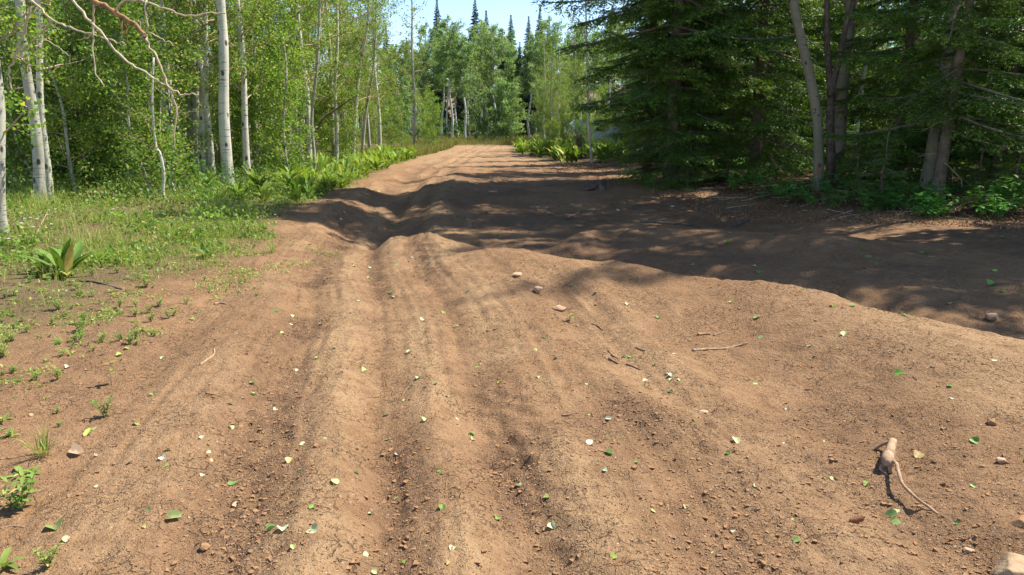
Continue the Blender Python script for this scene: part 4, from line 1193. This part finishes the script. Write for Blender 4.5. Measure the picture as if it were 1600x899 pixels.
rg = np.random.default_rng(55)
def field(n, yr, xr, keep, power=1.0):
    """points whose spacing widens with distance"""
    y = yr[0] * (yr[1] / yr[0]) ** rg.random(n)
    x = xr(y, rg.random(n))
    k = rg.random(n) < keep(x, y)
    return x[k], y[k]
left_x = lambda y, r: XL(y) + 1.0 - r ** 1.4 * (6.5 + .12 * y)
veg = lambda x, y: np.clip((1 - dirt_mask(x, y)) ** 1.5 * (.85 + 1.3 * fbm(x * 1.1, y * 1.1, 91, 3)) * np.interp(y, [3, 5, 7, 10], [.12, .3, .7, 1.0]) - .05, 0.0, 1)
x, y = field(120000, (3.2, 40), left_x, veg)
mb = MB(); h = rg.uniform(.04, .2, len(x)) * (.45 + 1.5 * smooth(-.1, .45, fbm(x * 1.2, y * 1.2, 93, 2))) * np.interp(y, [3, 7, 14, 30], [.5, .75, 1.2, 1.6]); mb.add(*blades(rg, x, y, h, rg.uniform(.003, .006, len(x)) * np.maximum(1, y / 9), .7))
o = mb.build('grass', M['grass'], None, False); tag(o, 'green and straw-coloured grass of the left verge', 'grass', None, 'stuff')
def cover(n, yr, xf, keep, hmax, size):
    x, y = field(n, yr, xf, keep)
    patch = .5 + .5 * fbm(x * .9, y * .9, 97, 3)
    z = H(x, y) + rg.random(len(x)) ** 1.6 * hmax * np.clip(patch * 1.5, .1, 1.2) * np.interp(y, [3, 8, 15], [.35, .8, 1.2]) + .008
    C = np.stack([x, y, z], 1)
    return leaves(rg, C, size, LEAF_KITE * np.array([1, .62, 1]), 1.6)
mb = MB(); mb.add(*cover(130000, (3.4, 32), left_x, lambda x, y: veg(x, y) * smooth(-.5, .25, fbm(x * 2.2, y * 2.2, 99, 2)), .22, .042))
o = mb.build('ground_cover', M['cover'], None, False); tag(o, 'low small-leaved ground cover of the left verge', 'ground cover', None, 'stuff')
mb = MB(); mb.add(*cover(60000, (8.5, 30), left_x, lambda x, y: veg(x, y) * smooth(.0, .35, fbm(x * 1.5, y * 1.5, 107, 2)), .42, .07))
o = mb.build('verge_herbs', M['leaf_broad'], None, False); tag(o, 'knee-high yellow-green herbs in patches over the left verge', 'herbs', None, 'stuff')
n = 60000; y = 4.2 * (11 / 4.2) ** rg.random(n); x = rg.uniform(-5.2, -1.6, n)
k = rg.random(n) < np.exp(-((x + 3.7 - .12 * (y - 7)) / .75) ** 2) * smooth(.12, .5, fbm(x * 1.9, y * 1.9, 131, 3)) * .9; x, y = x[k], y[k]
mb = MB(); mb.add(*leaves(rg, np.stack([x, y, H(x, y) + .004 + rg.random(len(x)) ** 2 * .07], 1), .028, LEAF_KITE * np.array([1, .6, 1]), 1.6))
o = mb.build('ground_cover', M['cover'], None, False); tag(o, 'creeping mats of tiny weeds on the dirt at the left', 'ground cover', None, 'stuff')
# leafy undergrowth under the left-hand trees
mb = MB(); mb.add(*cover(52000, (15, 60), lambda y, r: XL(y) - 1.0 - r * (5 + .5 * y), lambda x, y: smooth(-.35, .2, fbm(x * .8, y * .8, 101, 2)), .75, .085))
o = mb.build('undergrowth', M['leaf_shrub'], None, False); tag(o, 'leafy undergrowth beneath the left-hand aspens', 'undergrowth', None, 'stuff')
mb = MB(); mb.add(*cover(30000, (26, 60), lambda y, r: XR(y) + 3 + r * (3 + .55 * y), lambda x, y: smooth(-.2, .3, fbm(x * .5, y * .5, 103, 2)), .8, .10))
o = mb.build('undergrowth', M['leaf_shrub'], None, False); tag(o, 'sunlit undergrowth far back between the right-hand spruces', 'undergrowth', None, 'stuff')
# tall dry grass at the road end and on the far left
y = rg.uniform(36, 66, 16000); x = np.where(rg.random(16000) < .7, XL(y) - rg.random(16000) ** 1.3 * 3.5 + .1, rg.uniform(-8, 12, 16000)); k = (dirt_mask(x, y) < .35) & (x < 12)
k &= ~((x > -4) & (y < 62)); x, y = x[k], y[k]
y2 = rg.uniform(63, 80, 12000); x2 = rg.uniform(-16, 14, 12000); x, y = np.concatenate([x, x2]), np.concatenate([y, y2])
mb = MB(); mb.add(*blades(rg, x, y, rg.uniform(.2, .6, len(x)), rg.uniform(.02, .05, len(x)), .4))
o = mb.build('dry_grass', M['grass_dry'], None, False); tag(o, 'tall dry yellow grass along the far end of the road', 'grass', None, 'stuff')

x, y = field(16000, (4, 26), left_x, lambda x, y: veg(x, y) * smooth(.0, .35, fbm(x * .9, y * .9, 111, 2)))
mb = MB(); mb.add(*blades(rg, x, y, rg.uniform(.1, .42, len(x)), rg.uniform(.003, .005, len(x)) * np.maximum(1, y / 9), .6))
o = mb.build('dry_grass', M['grass_dry'], None, False); tag(o, 'thin straw-coloured grass stalks scattered over the left verge', 'grass', None, 'stuff')
n = 26000; x = rg.uniform(-45, 45, n); y = rg.uniform(72, 118, n); k = (np.abs(x + 4) > 9) | (y > 80); x, y = x[k], y[k]; n = len(x)
C = np.stack([x, y, H(x, y) + rg.random(n) ** 1.5 * 1.6], 1)
mb = MB(); mb.add(*leaves(rg, C, .3, LEAF_KITE, 1.2))
o = mb.build('undergrowth', M['leaf_shrub'], None, False); tag(o, 'leafy undergrowth beneath and behind the far grove', 'undergrowth', None, 'stuff')
# pale pink flowers at the left verge
PF = weed(31, 3, .05, .004, (1.2, 1.5))
def flower(seed):
    rng = np.random.default_rng(seed); st = MB(); pt = MB(); h = .26
    st.add(*tube(np.array([[0, 0, -.02], [.02, 0, h * .5], [.03, .02, h]]), [.003, .0025, .002], 4))
    for q in (.3, .5, .7): st.add(*strap((.02, 0, h * q), rng.uniform(0, 6), .6, .06, .012, .7, 2))
    for i in range(12): pt.add(*strap((.03, .02, h), i * 2 * math.pi / 12, .25, .028, .009, .3, 2, .02))
    return st.mesh('stem', M['cover']), pt.mesh('petals', M['petal'])
FLW = [flower(i) for i in range(2)]
for i, (px, py) in enumerate([(38, 352), (52, 350), (66, 352), (82, 361), (74, 345), (42, 368), (60, 366), (14, 388), (88, 335), (184, 334), (198, 332), (32, 360), (80, 337)]):
    f = ground_at(px, py + 18); e = link('flower', None, None, f, (0, 0, i * 1.7), 1.0)
    link('stem', FLW[i % 2][0], e); link('petals', FLW[i % 2][1], e)
    tag(e, 'small pale pink flower in the grass of the left verge', 'flower', 'pink flowers of the left verge')

# undergrowth plants at the right, under the spruces
def forest_plant(seed, h):
    rng = np.random.default_rng(seed); mb = MB()
    for s in range(4):
        a = rng.uniform(0, 6.3); top = np.array([math.cos(a) * .4 * h, math.sin(a) * .4 * h, h * rng.uniform(.6, 1.1)])
        mb.add(*tube(top * np.linspace(-.05, 1, 4)[:, None], np.linspace(.004, .002, 4), 3, False))
        for k in range(7):
            q = rng.uniform(.45, 1.0)
            mb.add(*strap(top * q, k * 2.4 + a, rng.uniform(-.1, .6), h * rng.uniform(.22, .42), h * rng.uniform(.13, .2), .6, 3, .08))
    return mb
FP = [forest_plant(i, .28).mesh('forest_plant', M['leaf_shade']) for i in range(4)]
rq = np.random.default_rng(66); fp = []
while len(fp) < 270:
    px, py = rq.uniform(1100, 1600), rq.uniform(262, 348)
    lim = np.interp(px, [1100, 1200, 1330, 1600], [285, 318, 335, 352])
    if py > lim or rq.random() > .35 + .65 * smooth(-.2, .4, vnoise(px / 60, py / 30, 5)): continue
    fp.append(ground_at(px, py))
for i, f in enumerate(fp):
    o = link('forest_plant', FP[i % 4], None, f, (0, 0, rq.uniform(0, 6.3)), .45 + 1.35 * rq.random() ** 1.5)
    tag(o, 'small bright green leafy plant on the shaded litter under the right-hand spruces', 'plant', 'leafy plants under the right-hand spruces')
# litter: dead leaves, bark bits
n = 42000; y = 9 * (34 / 9) ** rg.random(n); x = XR(y) - 1.8 + rg.random(n) ** 1.3 * (9 + .3 * y)
C = np.stack([x, y, H(x, y) + .008], 1)
mb = MB(); mb.add(*leaves(rg, C, .052, LEAF_KITE * np.array([1, .6, .5]), 4.0))
o = mb.build('leaf_litter', M['litter'], None, False); tag(o, 'brown dead leaves and bark bits under the right-hand spruces', 'litter', None, 'stuff')

mb = MB()
for k in range(260):
    y = rg.uniform(11, 24); x = XR(y) - .8 + rg.random() * 8; a = rg.uniform(0, 6.3); L = rg.uniform(.15, .8)
    q = np.linspace(-.5, .5, 4) * L; X_ = x + q * math.cos(a) + rg.normal(0, .02, 4); Y_ = y + q * math.sin(a) + rg.normal(0, .02, 4)
    mb.add(*tube(np.stack([X_, Y_, H(X_, Y_) + .012], 1), np.linspace(.009, .004, 4), 4, False))
o = mb.build('dead_twigs', M['dead_twig'], None); tag(o, 'dead grey twigs strewn over the needle litter at the right', 'twigs', None, 'stuff')

# ------------------------------------------------------------------ clods and grit on the road
def clods(rng, X, Y, S, flat=.7):
    n = len(X); Z = H(X, Y)
    b = np.array([[x, y, z] for x in (-1, 1) for y in (-1, 1) for z in (-1, 1)]) * .5
    V = b[None] * rng.uniform(.4, 1.35, (n, 8, 1)) * np.array([1.25, .9, 1]) + rng.normal(0, .16, (n, 8, 3))
    a = rng.uniform(0, 6.3, n); c, s = np.cos(a)[:, None], np.sin(a)[:, None]
    x_ = V[:, :, 0] * c - V[:, :, 1] * s; y_ = V[:, :, 0] * s + V[:, :, 1] * c
    V = np.stack([x_, y_, V[:, :, 2] * flat], 2) * S[:, None, None]
    V += np.stack([X, Y, Z + S * .04], 1)[:, None, :]
    F0 = np.array([[0, 1, 3, 2], [4, 6, 7, 5], [0, 4, 5, 1], [2, 3, 7, 6], [0, 2, 6, 4], [1, 5, 7, 3]])
    return V.reshape(-1, 3), (F0[None] + np.arange(n)[:, None, None] * 8).reshape(-1, 4)
n = 150000
y = 2.0 * (20 / 2.0) ** rg.random(n); x = rg.uniform(-.75, .75, n) * (y + 1.0)
keep = (rg.random(n) < (crumb(x, y) ** 1.4 * .8 + .04)) & (dirt_mask(x, y) > .5)
x, y = x[keep], y[keep]
S = .0035 + .0125 * rg.random(len(x)) ** 6 + .0035 * rg.random(len(x))
mb = MB(); mb.add(*clods(rg, x, y, S * np.maximum(1, y / 7)))
o = mb.build('gravel', M['clod'], None, False); tag(o, 'loose crumbs and clods of dry dirt strewn on the road', 'dirt crumbs', None, 'stuff')
NCL = len(x)
n = 9000; y = 2.0 * (16 / 2.0) ** rg.random(n); x = rg.uniform(-.75, .75, n) * (y + 1.0); k = dirt_mask(x, y) > .4; x, y = x[k], y[k]
mb = MB(); mb.add(*leaves(rg, np.stack([x, y, H(x, y) + .003], 1), .012, LEAF_KITE * np.array([1, .45, .5]), 6.0))
o = mb.build('litter', M['litter'], None, False); tag(o, 'tiny bark and bud-scale bits strewn over the dirt', 'litter', None, 'stuff')

# ------------------------------------------------------------------ stones
def rock(name, px, py, size, seed, mat, label, flat=.6, sink=.25, cat='stone', rot=0.0, rough_=.22):
    rng = np.random.default_rng(seed); f = ground_at(px, py)
    import bmesh
    bm = bmesh.new(); bmesh.ops.create_icosphere(bm, subdivisions=4, radius=.5)
    V = np.array([v.co[:] for v in bm.verts])
    cuts = rng.normal(size=(11, 3)); cuts[0] = (.05, -.05, 1); cuts /= np.linalg.norm(cuts, axis=1)[:, None]
    for c in cuts:                                   # knock flat faces off the ball
        d = V @ c; lim = rng.uniform(.24, .38); V -= np.maximum(0, d - lim)[:, None] * c * .97
    V *= (1 + rough_ * .25 * fbm(V[:, 0] * 5 + seed, V[:, 1] * 5 + V[:, 2] * 3, seed, 4))[:, None]
    V *= np.array(size); V[:, 2] *= 1
    for v, c in zip(bm.verts, V): v.co = c
    me = bpy.data.meshes.new(name); bm.to_mesh(me); bm.free()
    me.materials.append(mat); me.polygons.foreach_set('use_smooth', [True] * len(me.polygons))
    o = link(name, me, None, f + Vector((0, 0, size[2] * (.5 - sink))), (0, 0, rot))
    return tag(o, label, cat)
rock('stone', 840, 456, (.13, .10, .085), 1, M['stone'], 'orange-tan rounded stone on the sunlit road, upper of two')
rock('stone', 873, 485, (.14, .10, .08), 2, M['stone'], 'tan stone with a dark underside, just below the orange-tan one', rot=.3)
rock('stone', 808, 430, (.13, .12, .06), 3, M['stone'], 'half-buried tan stone up the road from the orange-tan one', sink=.45)
rock('stone', 1550, 500, (.19, .12, .10), 4, M['stone'], 'smooth wedge-shaped stone lying in the shade by the right edge', rot=.5)
rock('stone', 1562, 723, (.055, .045, .04), 5, M['stone'], 'little brown stone on the dirt right of the root')
rock('stone', 1511, 861, (.055, .04, .022), 6, M['stone'], 'small flat stone on the dirt between the root tip and the pale rock')
rock('rock', 1584, 900, (.22, .2, .12), 7, M['stone_pale'], 'pale flat-topped rock half buried in the bottom right corner', sink=.38, cat='rock', rot=.15)
rock('rock', 1600, 822, (.13, .12, .07), 8, M['clod'], 'brown rock sunk in the dirt at the right edge above the pale rock', sink=.4, cat='rock')
rock('stone', 1099, 645, (.06, .035, .025), 9, M['stone'], 'small pinkish flat stone in the middle of the road', sink=.3)
rock('stone', 902, 480 + 30, (.03, .025, .02), 10, M['stone'], 'pebble next to the tiny green seedling')
rock('stone', 905, 354, (.24, .12, .06), 11, M['stone'], 'flat pale stone in the shaded dip', sink=.4)
rock('stone', 858, 334, (.18, .14, .08), 12, M['stone'], 'round stone in the bottom of the shaded dip', sink=.35)
rock('stone', 772, 300, (.30, .16, .07), 13, M['stone'], 'long pale stone sunk in the dark far side of the dip', sink=.4)
rock('dirt_clod', 320, 858, (.05, .045, .04), 14, M['clod'], 'dark fist of dried mud alone on the near left dirt', sink=.2, cat='dirt clod', rough_=.8)
rock('dirt_clod', 991, 733, (.045, .04, .03), 15, M['clod'], 'round dirt clod on the middle of the near road', sink=.2, cat='dirt clod', rough_=.8)
rock('dirt_clod', 1550, 663, (.07, .05, .045), 16, M['clod'], 'dark jagged dirt clod above the little brown stone at the right', sink=.25, cat='dirt clod', rough_=.9)

# ------------------------------------------------------------------ sticks, root, cone
def stick(pts, w, label, mat='stick', lift=.4, name='stick', zs=None, w2=None):
    G = [ground_at(a, b) for a, b in pts]
    e0 = G[0].copy(); P = []
    for i, q in enumerate(G):
        r = w / 2 * math.hypot(q.x, q.y) / FPX
        P.append(np.array([q.x, q.y, q.z + r * lift + (zs[i] if zs else 0)]) - np.array(e0))
    C = smooth_curve(P, 6); r0 = w / 2 * math.hypot(e0.x, e0.y) / FPX
    rad = np.linspace(r0, r0 * (w2 or .6), len(C)) * (1 + .15 * np.sin(np.arange(len(C)) * 2.3))
    mb = MB(); mb.add(*tube(C, rad, 7)); o = mb.build(name, M[mat], None); o.location = e0
    return tag(o, label, 'stick')
stick([(951, 549), (956, 555), (965, 561)], 4, 'short stick, upper of the little pile on the right half of the road')
stick([(952, 561), (958, 565), (966, 569)], 4.5, 'short thick stick, lower left of the little pile on the road')
stick([(979, 570), (990, 574), (1001, 579)], 4.5, 'short stick, lower right of the little pile on the road')
stick([(994, 544), (1001, 547), (1008, 549)], 4, 'short stick just above the little pile of sticks')
stick([(925, 507), (934, 510), (942, 517)], 3, 'curved dark stick below the tan stones')
stick([(1090, 524), (1100, 523), (1110, 523)], 5, 'orange-brown stick stub in front of the long bleached root', mat='orange_bark')
stick([(1082, 549), (1105, 547), (1130, 546), (1150, 542), (1168, 537)], 5, 'long bleached root lying across the right half of the road', mat='root', w2=.35)
stick([(1115, 525), (1124, 522), (1131, 518)], 3, 'crooked dark twig above the long bleached root')
stick([(313, 571), (324, 563), (334, 555), (335, 546)], 4, 'hooked pale stick on the left dirt', mat='root')
stick([(322, 615), (342, 619), (361, 623)], 3, 'straight thin brown stick on the left dirt below the hooked one')
stick([(335, 476), (345, 474), (354, 476)], 3.5, 'short pale stick near the left weeds', mat='root')
stick([(878, 650), (890, 649), (902, 645)], 4, 'flat stub of wood in the middle of the road')
stick([(886, 344), (896, 338), (906, 332)], 4, 'dark stick poking up in the shaded dip', mat='dark_bark')
stick([(1146, 356), (1160, 349), (1173, 345)], 6, 'grey root surfacing in the shade at the right road edge', mat='dark_bark')
stick([(1000, 348), (1022, 348), (1050, 351), (1070, 351), (1092, 356)], 4, 'dark root lying along the second ridge in the shade', mat='dark_bark')
stick([(1308, 838), (1316, 830), (1322, 824)], 3, 'small twig below the spruce cone')
stick([(0, 718), (20, 716), (42, 712)], 2.5, 'thin dark twig on the near dirt at the left edge')
stick([(0, 826), (20, 823), (38, 824)], 2.5, 'pale straw stalk on the near dirt at the left edge', mat='root')
stick([(255, 835), (266, 843), (277, 849)], 2, 'thin crooked twig near the bottom left')
stick([(1085, 523), (1078, 526), (1070, 527)], 2.5, 'thin twig beside the orange-brown stick stub')
stick([(125, 440), (150, 442), (190, 453)], 4, 'dark curved stick beside the large dock plant', mat='dark_bark')
stick([(52, 382), (62, 372), (78, 361)], 1.6, 'pale leaning stalk in the grass behind the dock plants', mat='root', zs=[0, .12, .28])

# torn root with its long tail, standing a little off the ground
f = ground_at(1392, 742); re = link('torn_root', None, None, f)
def rp_(px, py, z):
    d = pix_ray(px, py)
    tt = np.arange(1.5, 8, .004)                 # the point at height z over the terrain along the ray
    t = tt[np.nonzero(CAM_H + d[2] * tt <= H(d[0] * tt, d[1] * tt) + z)[0][0]]
    return np.array([d[0] * t, d[1] * t, CAM_H + d[2] * t]) - np.array(f)
sc_ = math.hypot(f.x, f.y) / FPX
C = smooth_curve([rp_(1395, 690, .05), rp_(1391, 703, .055), rp_(1388, 716, .055), rp_(1387, 726, .045)], 6)
mb = MB(); mb.add(*lumpy_tube(C, np.interp(np.linspace(0, 1, len(C)), [0, .3, .8, 1], [6.0, 7.0, 9.5, 6]) * sc_, 12, np.random.default_rng(1), .12)); mb.build('stump', M['root'], re)
for pts, w0, w1 in [([(1384, 722, .04), (1379, 729, .03), (1381, 735, .012), (1384, 741, .005)], 5, 3), ([(1382, 724, .04), (1376, 732, .025), (1387, 744, -.003)], 4, 2.5),
                    ([(1390, 726, .04), (1391, 735, .02), (1394, 741, -.005)], 4, 3), ([(1389, 692, .05), (1378, 695, .03), (1364, 704, 0)], 4, 2.2)]:
    mb = MB(); C = smooth_curve([rp_(*p) for p in pts], 5); mb.add(*tube(C, np.linspace(w0, w1, len(C)) * sc_ * .8, 7)); mb.build('rootlet', M['root'], re)
C = smooth_curve([rp_(1392, 720, .05), rp_(1400, 724, .065), rp_(1404, 738, .07), rp_(1410, 756, .065), rp_(1422, 769, .055), rp_(1436, 782, .04), rp_(1448, 790, .022), rp_(1456, 796, .008), rp_(1466, 804, 0)], 6)
mb = MB(); mb.add(*tube(C, np.linspace(3.6, 2.0, len(C)) * sc_ * .8, 7)); mb.build('tail', M['root'], re)
mb = MB(); C = smooth_curve([rp_(1388, 706, .075), rp_(1391, 709, .076), rp_(1393, 712, .074)], 3); mb.add(*tube(C, np.linspace(2.5, 1.5, len(C)) * sc_, 6)); b = mb.build('broken_patch', M['root_core'], re)
tag(re, 'gnarled torn root with a long thin tail and cast shadow on the near right dirt', 'root')

# spruce cone
f = ground_at(1336, 817); ce_ = link('spruce_cone', None, None, f + Vector((0, 0, .014)), (0, 0, .2))
mb = MB(); t = np.linspace(-1, 1, 9); mb.add(*tube(np.stack([t * .03, 0 * t, 0 * t], 1), .013 * np.sqrt(np.maximum(.02, 1 - t * t)), 9)); mb.build('core', M['cone'], ce_)
mb = MB()
for i in range(90):
    q = -1 + 2 * (i + .5) / 90; a = i * 2.4; r = .014 * math.sqrt(max(.05, 1 - q * q))
    d = np.array([0, math.cos(a), math.sin(a)]); s = np.cross(d, [1, 0, 0]); b0 = np.array([q * .03, 0, 0]) + d * r * .8
    mb.add(np.array([b0 - s * .004, b0 + s * .004, b0 + s * .003 + d * .005 + np.array([.008, 0, 0]), b0 - s * .003 + d * .005 + np.array([.008, 0, 0])]), np.array([[0, 1, 2, 3]]))
mb.build('scales', M['cone'], ce_, False)
tag(ce_, 'brown spruce cone on the near road left of the root', 'cone')

# ------------------------------------------------------------------ fallen leaves, each where it lies
def aspen_leaf_mesh(seed, curl, stalk=True):
    rng = np.random.default_rng(seed); mb = MB()
    a = np.linspace(0, 2 * math.pi, 15)[:-1]
    rr = 1 + .06 * np.sin(a * 3 + seed) + .04 * rng.normal(size=14)
    x = np.cos(a) * .5 * rr; y = np.sin(a) * .46 * rr; x = np.where(np.abs(a) < .2, x + .10, x)
    ring = np.stack([x, y], 1); inner = ring * .5
    P = np.vstack([[[0, 0]], inner, ring])
    ax = rng.uniform(0, math.pi); u = P[:, 0] * math.cos(ax) + P[:, 1] * math.sin(ax)
    z = curl * u * u * 1.6 + .05 * fbm(P[:, 0] * 3 + seed, P[:, 1] * 3, seed, 2) + .06
    if curl > .9:                                  # folded over
        z = np.abs(u) * .9 + .02
    V = np.column_stack([P, z])
    k = 14; i = np.arange(k); j = (i + 1) % k
    mb.add(V, [np.stack([np.zeros(k, int), 1 + i, 1 + j], 1), np.stack([1 + i, 1 + k + i, 1 + k + j, 1 + j], 1)])
    if stalk:
        C = np.array([[-.45, 0, .05], [-.7, .05, .1], [-.95, .02 + .2 * rng.normal(), .05]]); mb.add(*tube(C, [.022, .018, .014], 4, False))
    return mb
FLM = {}
for key in FL:
    FLM[key] = [aspen_leaf_mesh(10 + i, c, i % 2 == 0).mesh('fallen_leaf', FL[key]) for i, c in enumerate((.3, .7, -.6, 1.0, .95))]
LEAVES = """g 424 828 17|w 441 828 17|p 489 830 19|y 457 856 9|p 523 754 15|p 557 740 11|p 507 686 9|p 473 694 11|t 466 704 8|t 454 721 14|g 486 793 9|p 578 804 8|p 574 868 14|g 635 877 12|p 584 894 10|
p 706 857 12|g 691 794 13|g 775 811 13|p 651 751 7|g 687 737 5|g 737 679 10|p 737 687 9|p 606 688 8|t 622 709 9|y 653 688 5|p 469 735 5|y 271 810 22|g 86 825 22|y 224 825 7|g 231 798 12|t 106 845 15|t 118 709 20|
t 200 722 14|t 152 712 9|y 140 677 15|g 261 705 9|w 254 717 11|y 259 728 11|p 325 707 9|p 317 684 9|g 364 756 16|t 371 788 11|p 316 744 8|w 921 692 12|g 951 709 13|g 947 682 9|g 968 685 7|w 945 736 9|p 915 741 8|
p 811 760 11|y 854 779 11|p 864 822 15|y 959 872 12|p 1072 794 9|p 1150 690 14|g 1137 710 9|w 1115 865 6|w 1146 830 6|g 994 723 7|p 1227 691 12|t 1435 712 15|g 1522 690 13|y 1301 749 10|y 1355 757 11|g 1394 805 18|p 1400 799 10|
g 1401 818 14|g 1495 819 8|g 1245 845 11|y 1240 812 7|g 402 462 7|g 430 486 10|p 496 464 8|p 459 495 8|p 455 507 6|p 502 506 6|p 517 494 8|y 441 522 8|g 522 545 8|y 497 559 9|w 464 579 7|g 611 457 8|p 617 464 7|p 660 501 9|
y 691 489 7|p 712 511 8|p 732 455 9|p 640 550 10|p 569 579 11|y 677 569 7|p 654 592 9|g 643 605 6|g 680 601 7|p 630 626 8|g 610 632 9|p 604 649 9|p 665 657 13|p 716 655 14|y 746 573 8|g 795 544 9|g 874 518 8|g 852 527 8|y 837 547 9|
p 980 476 9|g 1029 497 8|y 1144 472 8|y 1182 496 10|p 1189 528 8|p 1053 553 10|g 975 558 7|g 984 559 7|g 992 563 7|g 1022 571 7|t 1044 582 9|w 1049 587 9|p 1049 594 9|p 1064 594 9|p 1008 595 9|g 1048 613 8|p 917 600 7|y 922 649 8|
w 950 655 9|g 1087 657 13|g 927 609 4|y 932 457 7|g 1255 452 8|y 1332 479 9|g 1300 478 7|y 1415 493 13|g 1424 494 10|p 1320 523 11|p 1263 540 10|y 1308 545 8|y 1506 516 8|g 1405 584 15|w 1457 574 6|g 1484 604 8|w 1554 563 8|w 1487 623 5|
w 1373 596 6|g 1567 457 8|y 1482 476 8|g 1207 367 12|g 1357 402 9|g 1352 419 10|g 1348 377 8|g 1348 389 7|g 1369 411 7|g 1444 397 9|y 1456 401 8|g 1479 405 6|g 1546 414 9|g 1549 445 12|g 1282 440 7|g 1567 371 7|y 1554 424 8|
g 1187 424 14|y 820 407 6|g 1135 324 7|g 1090 313 6|g 866 302 6|g 934 375 7|g 929 392 6|g 866 379 6|g 838 366 6|w 1051 323 6|g 1137 379 7|y 891 403 6|y 909 422 6|g 895 445 7|y 1082 413 6|w 1178 416 6|g 1141 364 7|p 621 415 8|p 579 419 7|
y 577 435 8|w 643 404 7|w 672 409 8|y 553 417 6|y 472 414 7|w 531 343 6|y 537 332 6|y 553 319 5|y 592 300 6|g 613 352 9|y 360 632 11|p 360 669 10|y 212 664 9|y 142 672 14|y 32 596 12|w 106 575 9|y 199 545 8|g 239 617 9|y 186 556 9|g 393 600 9|y 396 617 9|
g 700 330 6|g 730 345 6|g 752 318 5|g 690 300 5|g 780 372 6|g 905 330 5|w 965 330 6|w 975 318 5|g 1020 300 5|g 1240 400 7|g 1130 340 5|p 560 470 6|p 620 780 9|y 1180 600 8|p 1230 640 7|y 1290 690 8|p 700 620 7|y 780 600 7|p 840 590 7|y 1520 760 8|p 430 640 8|y 300 500 8|p 255 560 8|w 150 760 6|t 330 720 8|t 50 650 9|t 700 880 8|y 1020 800 9|p 1180 760 8"""
KEY = {'g': 'green', 'w': 'white', 'p': 'pale', 'y': 'yellow', 't': 'tan'}
SPECIAL = {(424, 828): 'round bright green leaf touching a white leaf on the near road', (441, 828): 'round white leaf touching a bright green leaf on the near road',
           (489, 830): 'large pale folded leaf right of the touching green and white leaves', (271, 810): 'largest oval yellow-green leaf on the near left dirt',
           (86, 825): 'folded green leaf with a stalk near the bottom left', (364, 756): 'crumpled bright green leaf on the left half of the near road',
           (118, 709): 'pale tan oval leaf on the left dirt near the lone grass tuft', (1394, 805): 'rolled green leaf below the tail of the torn root',
           (1435, 712): 'pale tan leaf right of the torn root', (1087, 657): 'flat dark green leaf in the middle of the right half of the road',
           (1405, 584): 'dark green leaf on the sunlit bank below the shadow edge', (1187, 424): 'large green leaf in the shade beyond the near crest',
           (1150, 690): 'round pale leaf lying in the wide hollow', (864, 822): 'ragged pale leaf at the bottom centre of the road', (106, 845): 'curled brown leaf near the bottom left, below the folded green one'}
LAB = {'green': 'fresh green fallen aspen leaf on the dirt road', 'white': 'whitish upturned fallen leaf on the dirt road', 'pale': 'pale green fallen aspen leaf on the dirt road',
       'yellow': 'yellow-green fallen aspen leaf on the dirt road', 'tan': 'dry tan fallen leaf on the dirt road'}
rl = np.random.default_rng(88)
for it in LEAVES.replace('\n', '').split('|'):
    k, px, py, s = it.split(); px, py, s = int(px), int(py), float(s); key = KEY[k]
    f = ground_at(px, py); L = max(.02, s * math.hypot(f.x, f.y, CAM_H) / FPX * .92)
    e = 1e-2; gxx = (hz(f.x + .03, f.y) - hz(f.x - .03, f.y)) / .06; gyy = (hz(f.x, f.y + .03) - hz(f.x, f.y - .03)) / .06
    nrm = Vector((-gxx + rl.normal(0, .28), -gyy + rl.normal(0, .28), 1)).normalized()
    o = link('fallen_leaf', FLM[key][int(rl.integers(5))])
    o.matrix_world = Matrix.Translation(f + nrm * rl.uniform(-.004, .003)) @ nrm.to_track_quat('Z', 'Y').to_matrix().to_4x4() @ Matrix.Rotation(rl.uniform(0, 6.3), 4, 'Z') @ Matrix.Scale(L, 4)
    lab = SPECIAL.get((px, py))
    tag(o, lab or LAB[key], 'leaf', None if lab else key + ' leaves fallen on the road')

tris = 0; seen = set()
for o in scene.objects:
    if o.type == 'MESH' and o.data.name not in seen:
        seen.add(o.data.name); tris += len(o.data.loops) - 2 * len(o.data.polygons)
print('TRIS', tris, 'CLODS', NCL, 'GRID', nx, ny)
